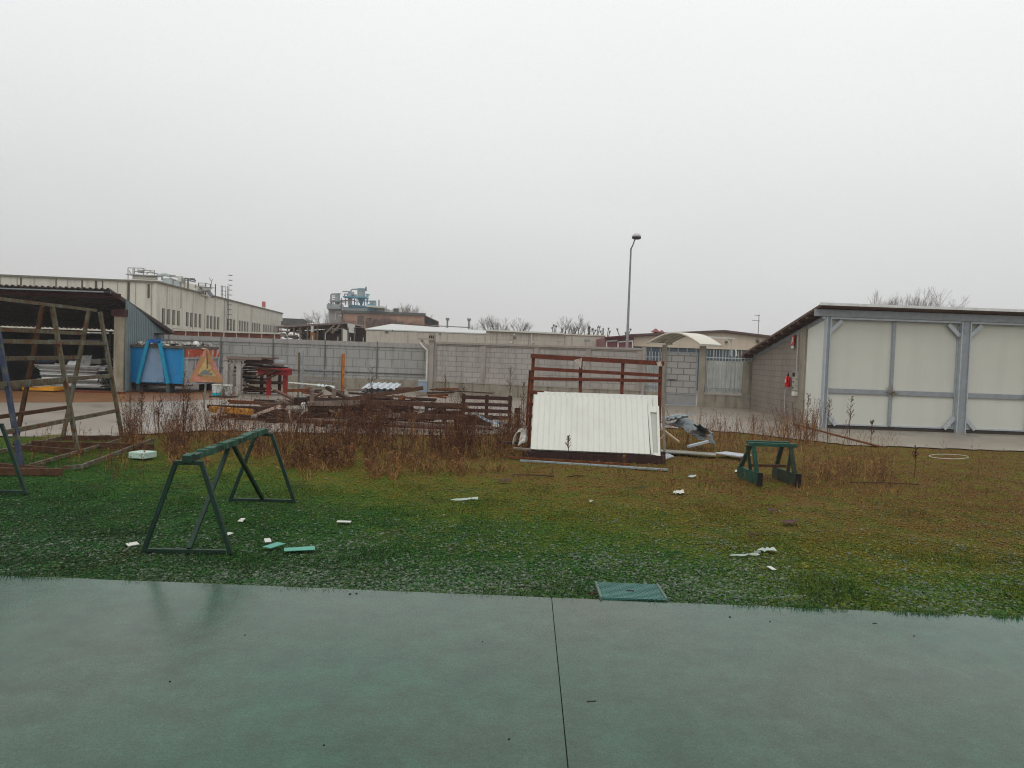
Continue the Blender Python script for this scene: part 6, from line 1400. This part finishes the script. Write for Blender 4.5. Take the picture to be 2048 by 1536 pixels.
# tufts of dry grass at the weeds' feet
dry = mat('dry_tuft', (.16, .085, .032), rough=.85, var=.55, scale=2.2, bump=0, patch=((.36, .25, .12), .56, 5))
P, px, py = sample_ground(42000, 866, 960, 240, 1060)
k = (np.array([dn(a, b) for a, b in zip(px, py)])*1.1 > rng.uniform(0, 1, len(P))); blades('dry_tufts', P[k], .03, .26, .010, dry, lean=2.2)
P, px, py = sample_ground(9000, 866, 990, 1310, 1800)
k = rng.uniform(0, 1, len(P)) < np.where(py < 905, .75, np.where(px > 1590, .5, .12)); blades('dry_tufts_right', P[k], .05, .2, .010, dry, lean=1.1)
def tall(px, py, top, label, mt=wdk, Y=None):
    b = G(px, py) if Y is None else V(px, Y, 0); b.z = 0; t = D(px, top, b.y).z; root = thing('tall_weed', label, 'weed', b, 'tall single weeds')
    m = MB(); m.tube([b, b+UZ*t*.5+Vector((random.uniform(-.03, .03), 0, 0)), b+UZ*t], [.009, .007, .003], 4); m.build('stem', mt, root)
    m = MB()
    for k in range(34):
        f = random.uniform(.45, 1)**.8; p = b+UZ*t*f; a = random.uniform(0, 6.28); ln = t*.24*(1.25-f)*random.uniform(.6, 1.1); e = p+Vector((math.cos(a)*.62, math.sin(a)*.62, .8))*ln
        m.tube([p, e], [.004, .003], 3, cap=False); m.box(e, .012, .012, .022, R=Matrix.Rotation(random.uniform(0, 3), 3, 'X'))
    m.build('seed_head', mt, root)
for a in ((282, 880, 783, 'tall fern-like dead weed rising before the yard, near the rusty rack'), (366, 870, 745, 'tall thin dark weed rising before the blue skip corner'), (888, 838, 747, 'single dark weed with fan head against the block wall pilaster'), (1045, 868, 765, 'branching dead weed just left of the red brown rack'), (925, 880, 770, 'tall tangled weed left of the dark pallet'), (740, 880, 735, 'thin pale weed reaching up over the wall foot'), (1018, 850, 735, 'very thin tall weed against the wall right of the pallet'), (686, 890, 800, 'dark dense weed before the orange post'), (865, 900, 800, 'dark dense weed before the brown leaning pallet'), (318, 880, 800, 'bushy brown weed right of the fern-like one'), (1698, 892, 795, 'thin curved weed before the shed door corner post'), (1655, 885, 800, 'twisted weed before the white side panel'), (1742, 905, 838, 'lone thin weed on brown grass before the first shed door'), (1612, 885, 790, 'dark leaning weed at the corner of the shed'), (1135, 895, 872, 'small grey weed standing before the white panels', wdk, 15.5), (1828, 955, 893, 'lone short brown weed on the brown grass at right')):
    tall(*a)
# pebbles and leaf bits on the pavement
spm = mat('dark_speck', (.02, .02, .02)); 
for k, (px, py, s) in enumerate(((340, 1363, .012), (700, 1188, .02), (713, 1187, .02), (648, 1490, .010), (1018, 1478, .012), (1460, 1234, .018), (1828, 1272, .012), (1540, 1243, .012), (965, 1283, .01), (490, 1270, .01))):
    c = G(px, py, .023); MB().box(c, s*1.0, s*.7, s*.5, rz=k).build('soil_crumb', spm, label='tiny dark crumb lying on the wet pavement', cat='crumb', group='soil crumbs on the pavement')
for (px, py, w_, lab) in ((1183, 1403, .06, 'thin brown twig lying on the wet pavement at centre right'), (1750, 1247, .04, 'tiny twig at the pavement edge, right side')):
    c = G(px, py, .024); MB().tube([c-Vector((w_/2, 0, 0)), c+Vector((w_/2, .012, 0))], .003, 5).build('twig', stm, label=lab, cat='twig')

# ================================================================ HAZE
m = MB(); m.box((0, 130, 32), 520, 330, 66); o = m.build('haze', MATS['dark_gap'], kind='stuff')
hm = bpy.data.materials.new('haze'); hm.use_nodes = True; n = hm.node_tree.nodes; n.clear(); pv = n.new('ShaderNodeVolumePrincipled'); ou = n.new('ShaderNodeOutputMaterial')
pv.inputs['Color'].default_value = (.93, .95, .96, 1); pv.inputs['Density'].default_value = .0008; pv.inputs['Anisotropy'].default_value = .2
hm.node_tree.links.new(pv.outputs[0], ou.inputs['Volume']); o.data.materials.clear(); o.data.materials.append(hm)
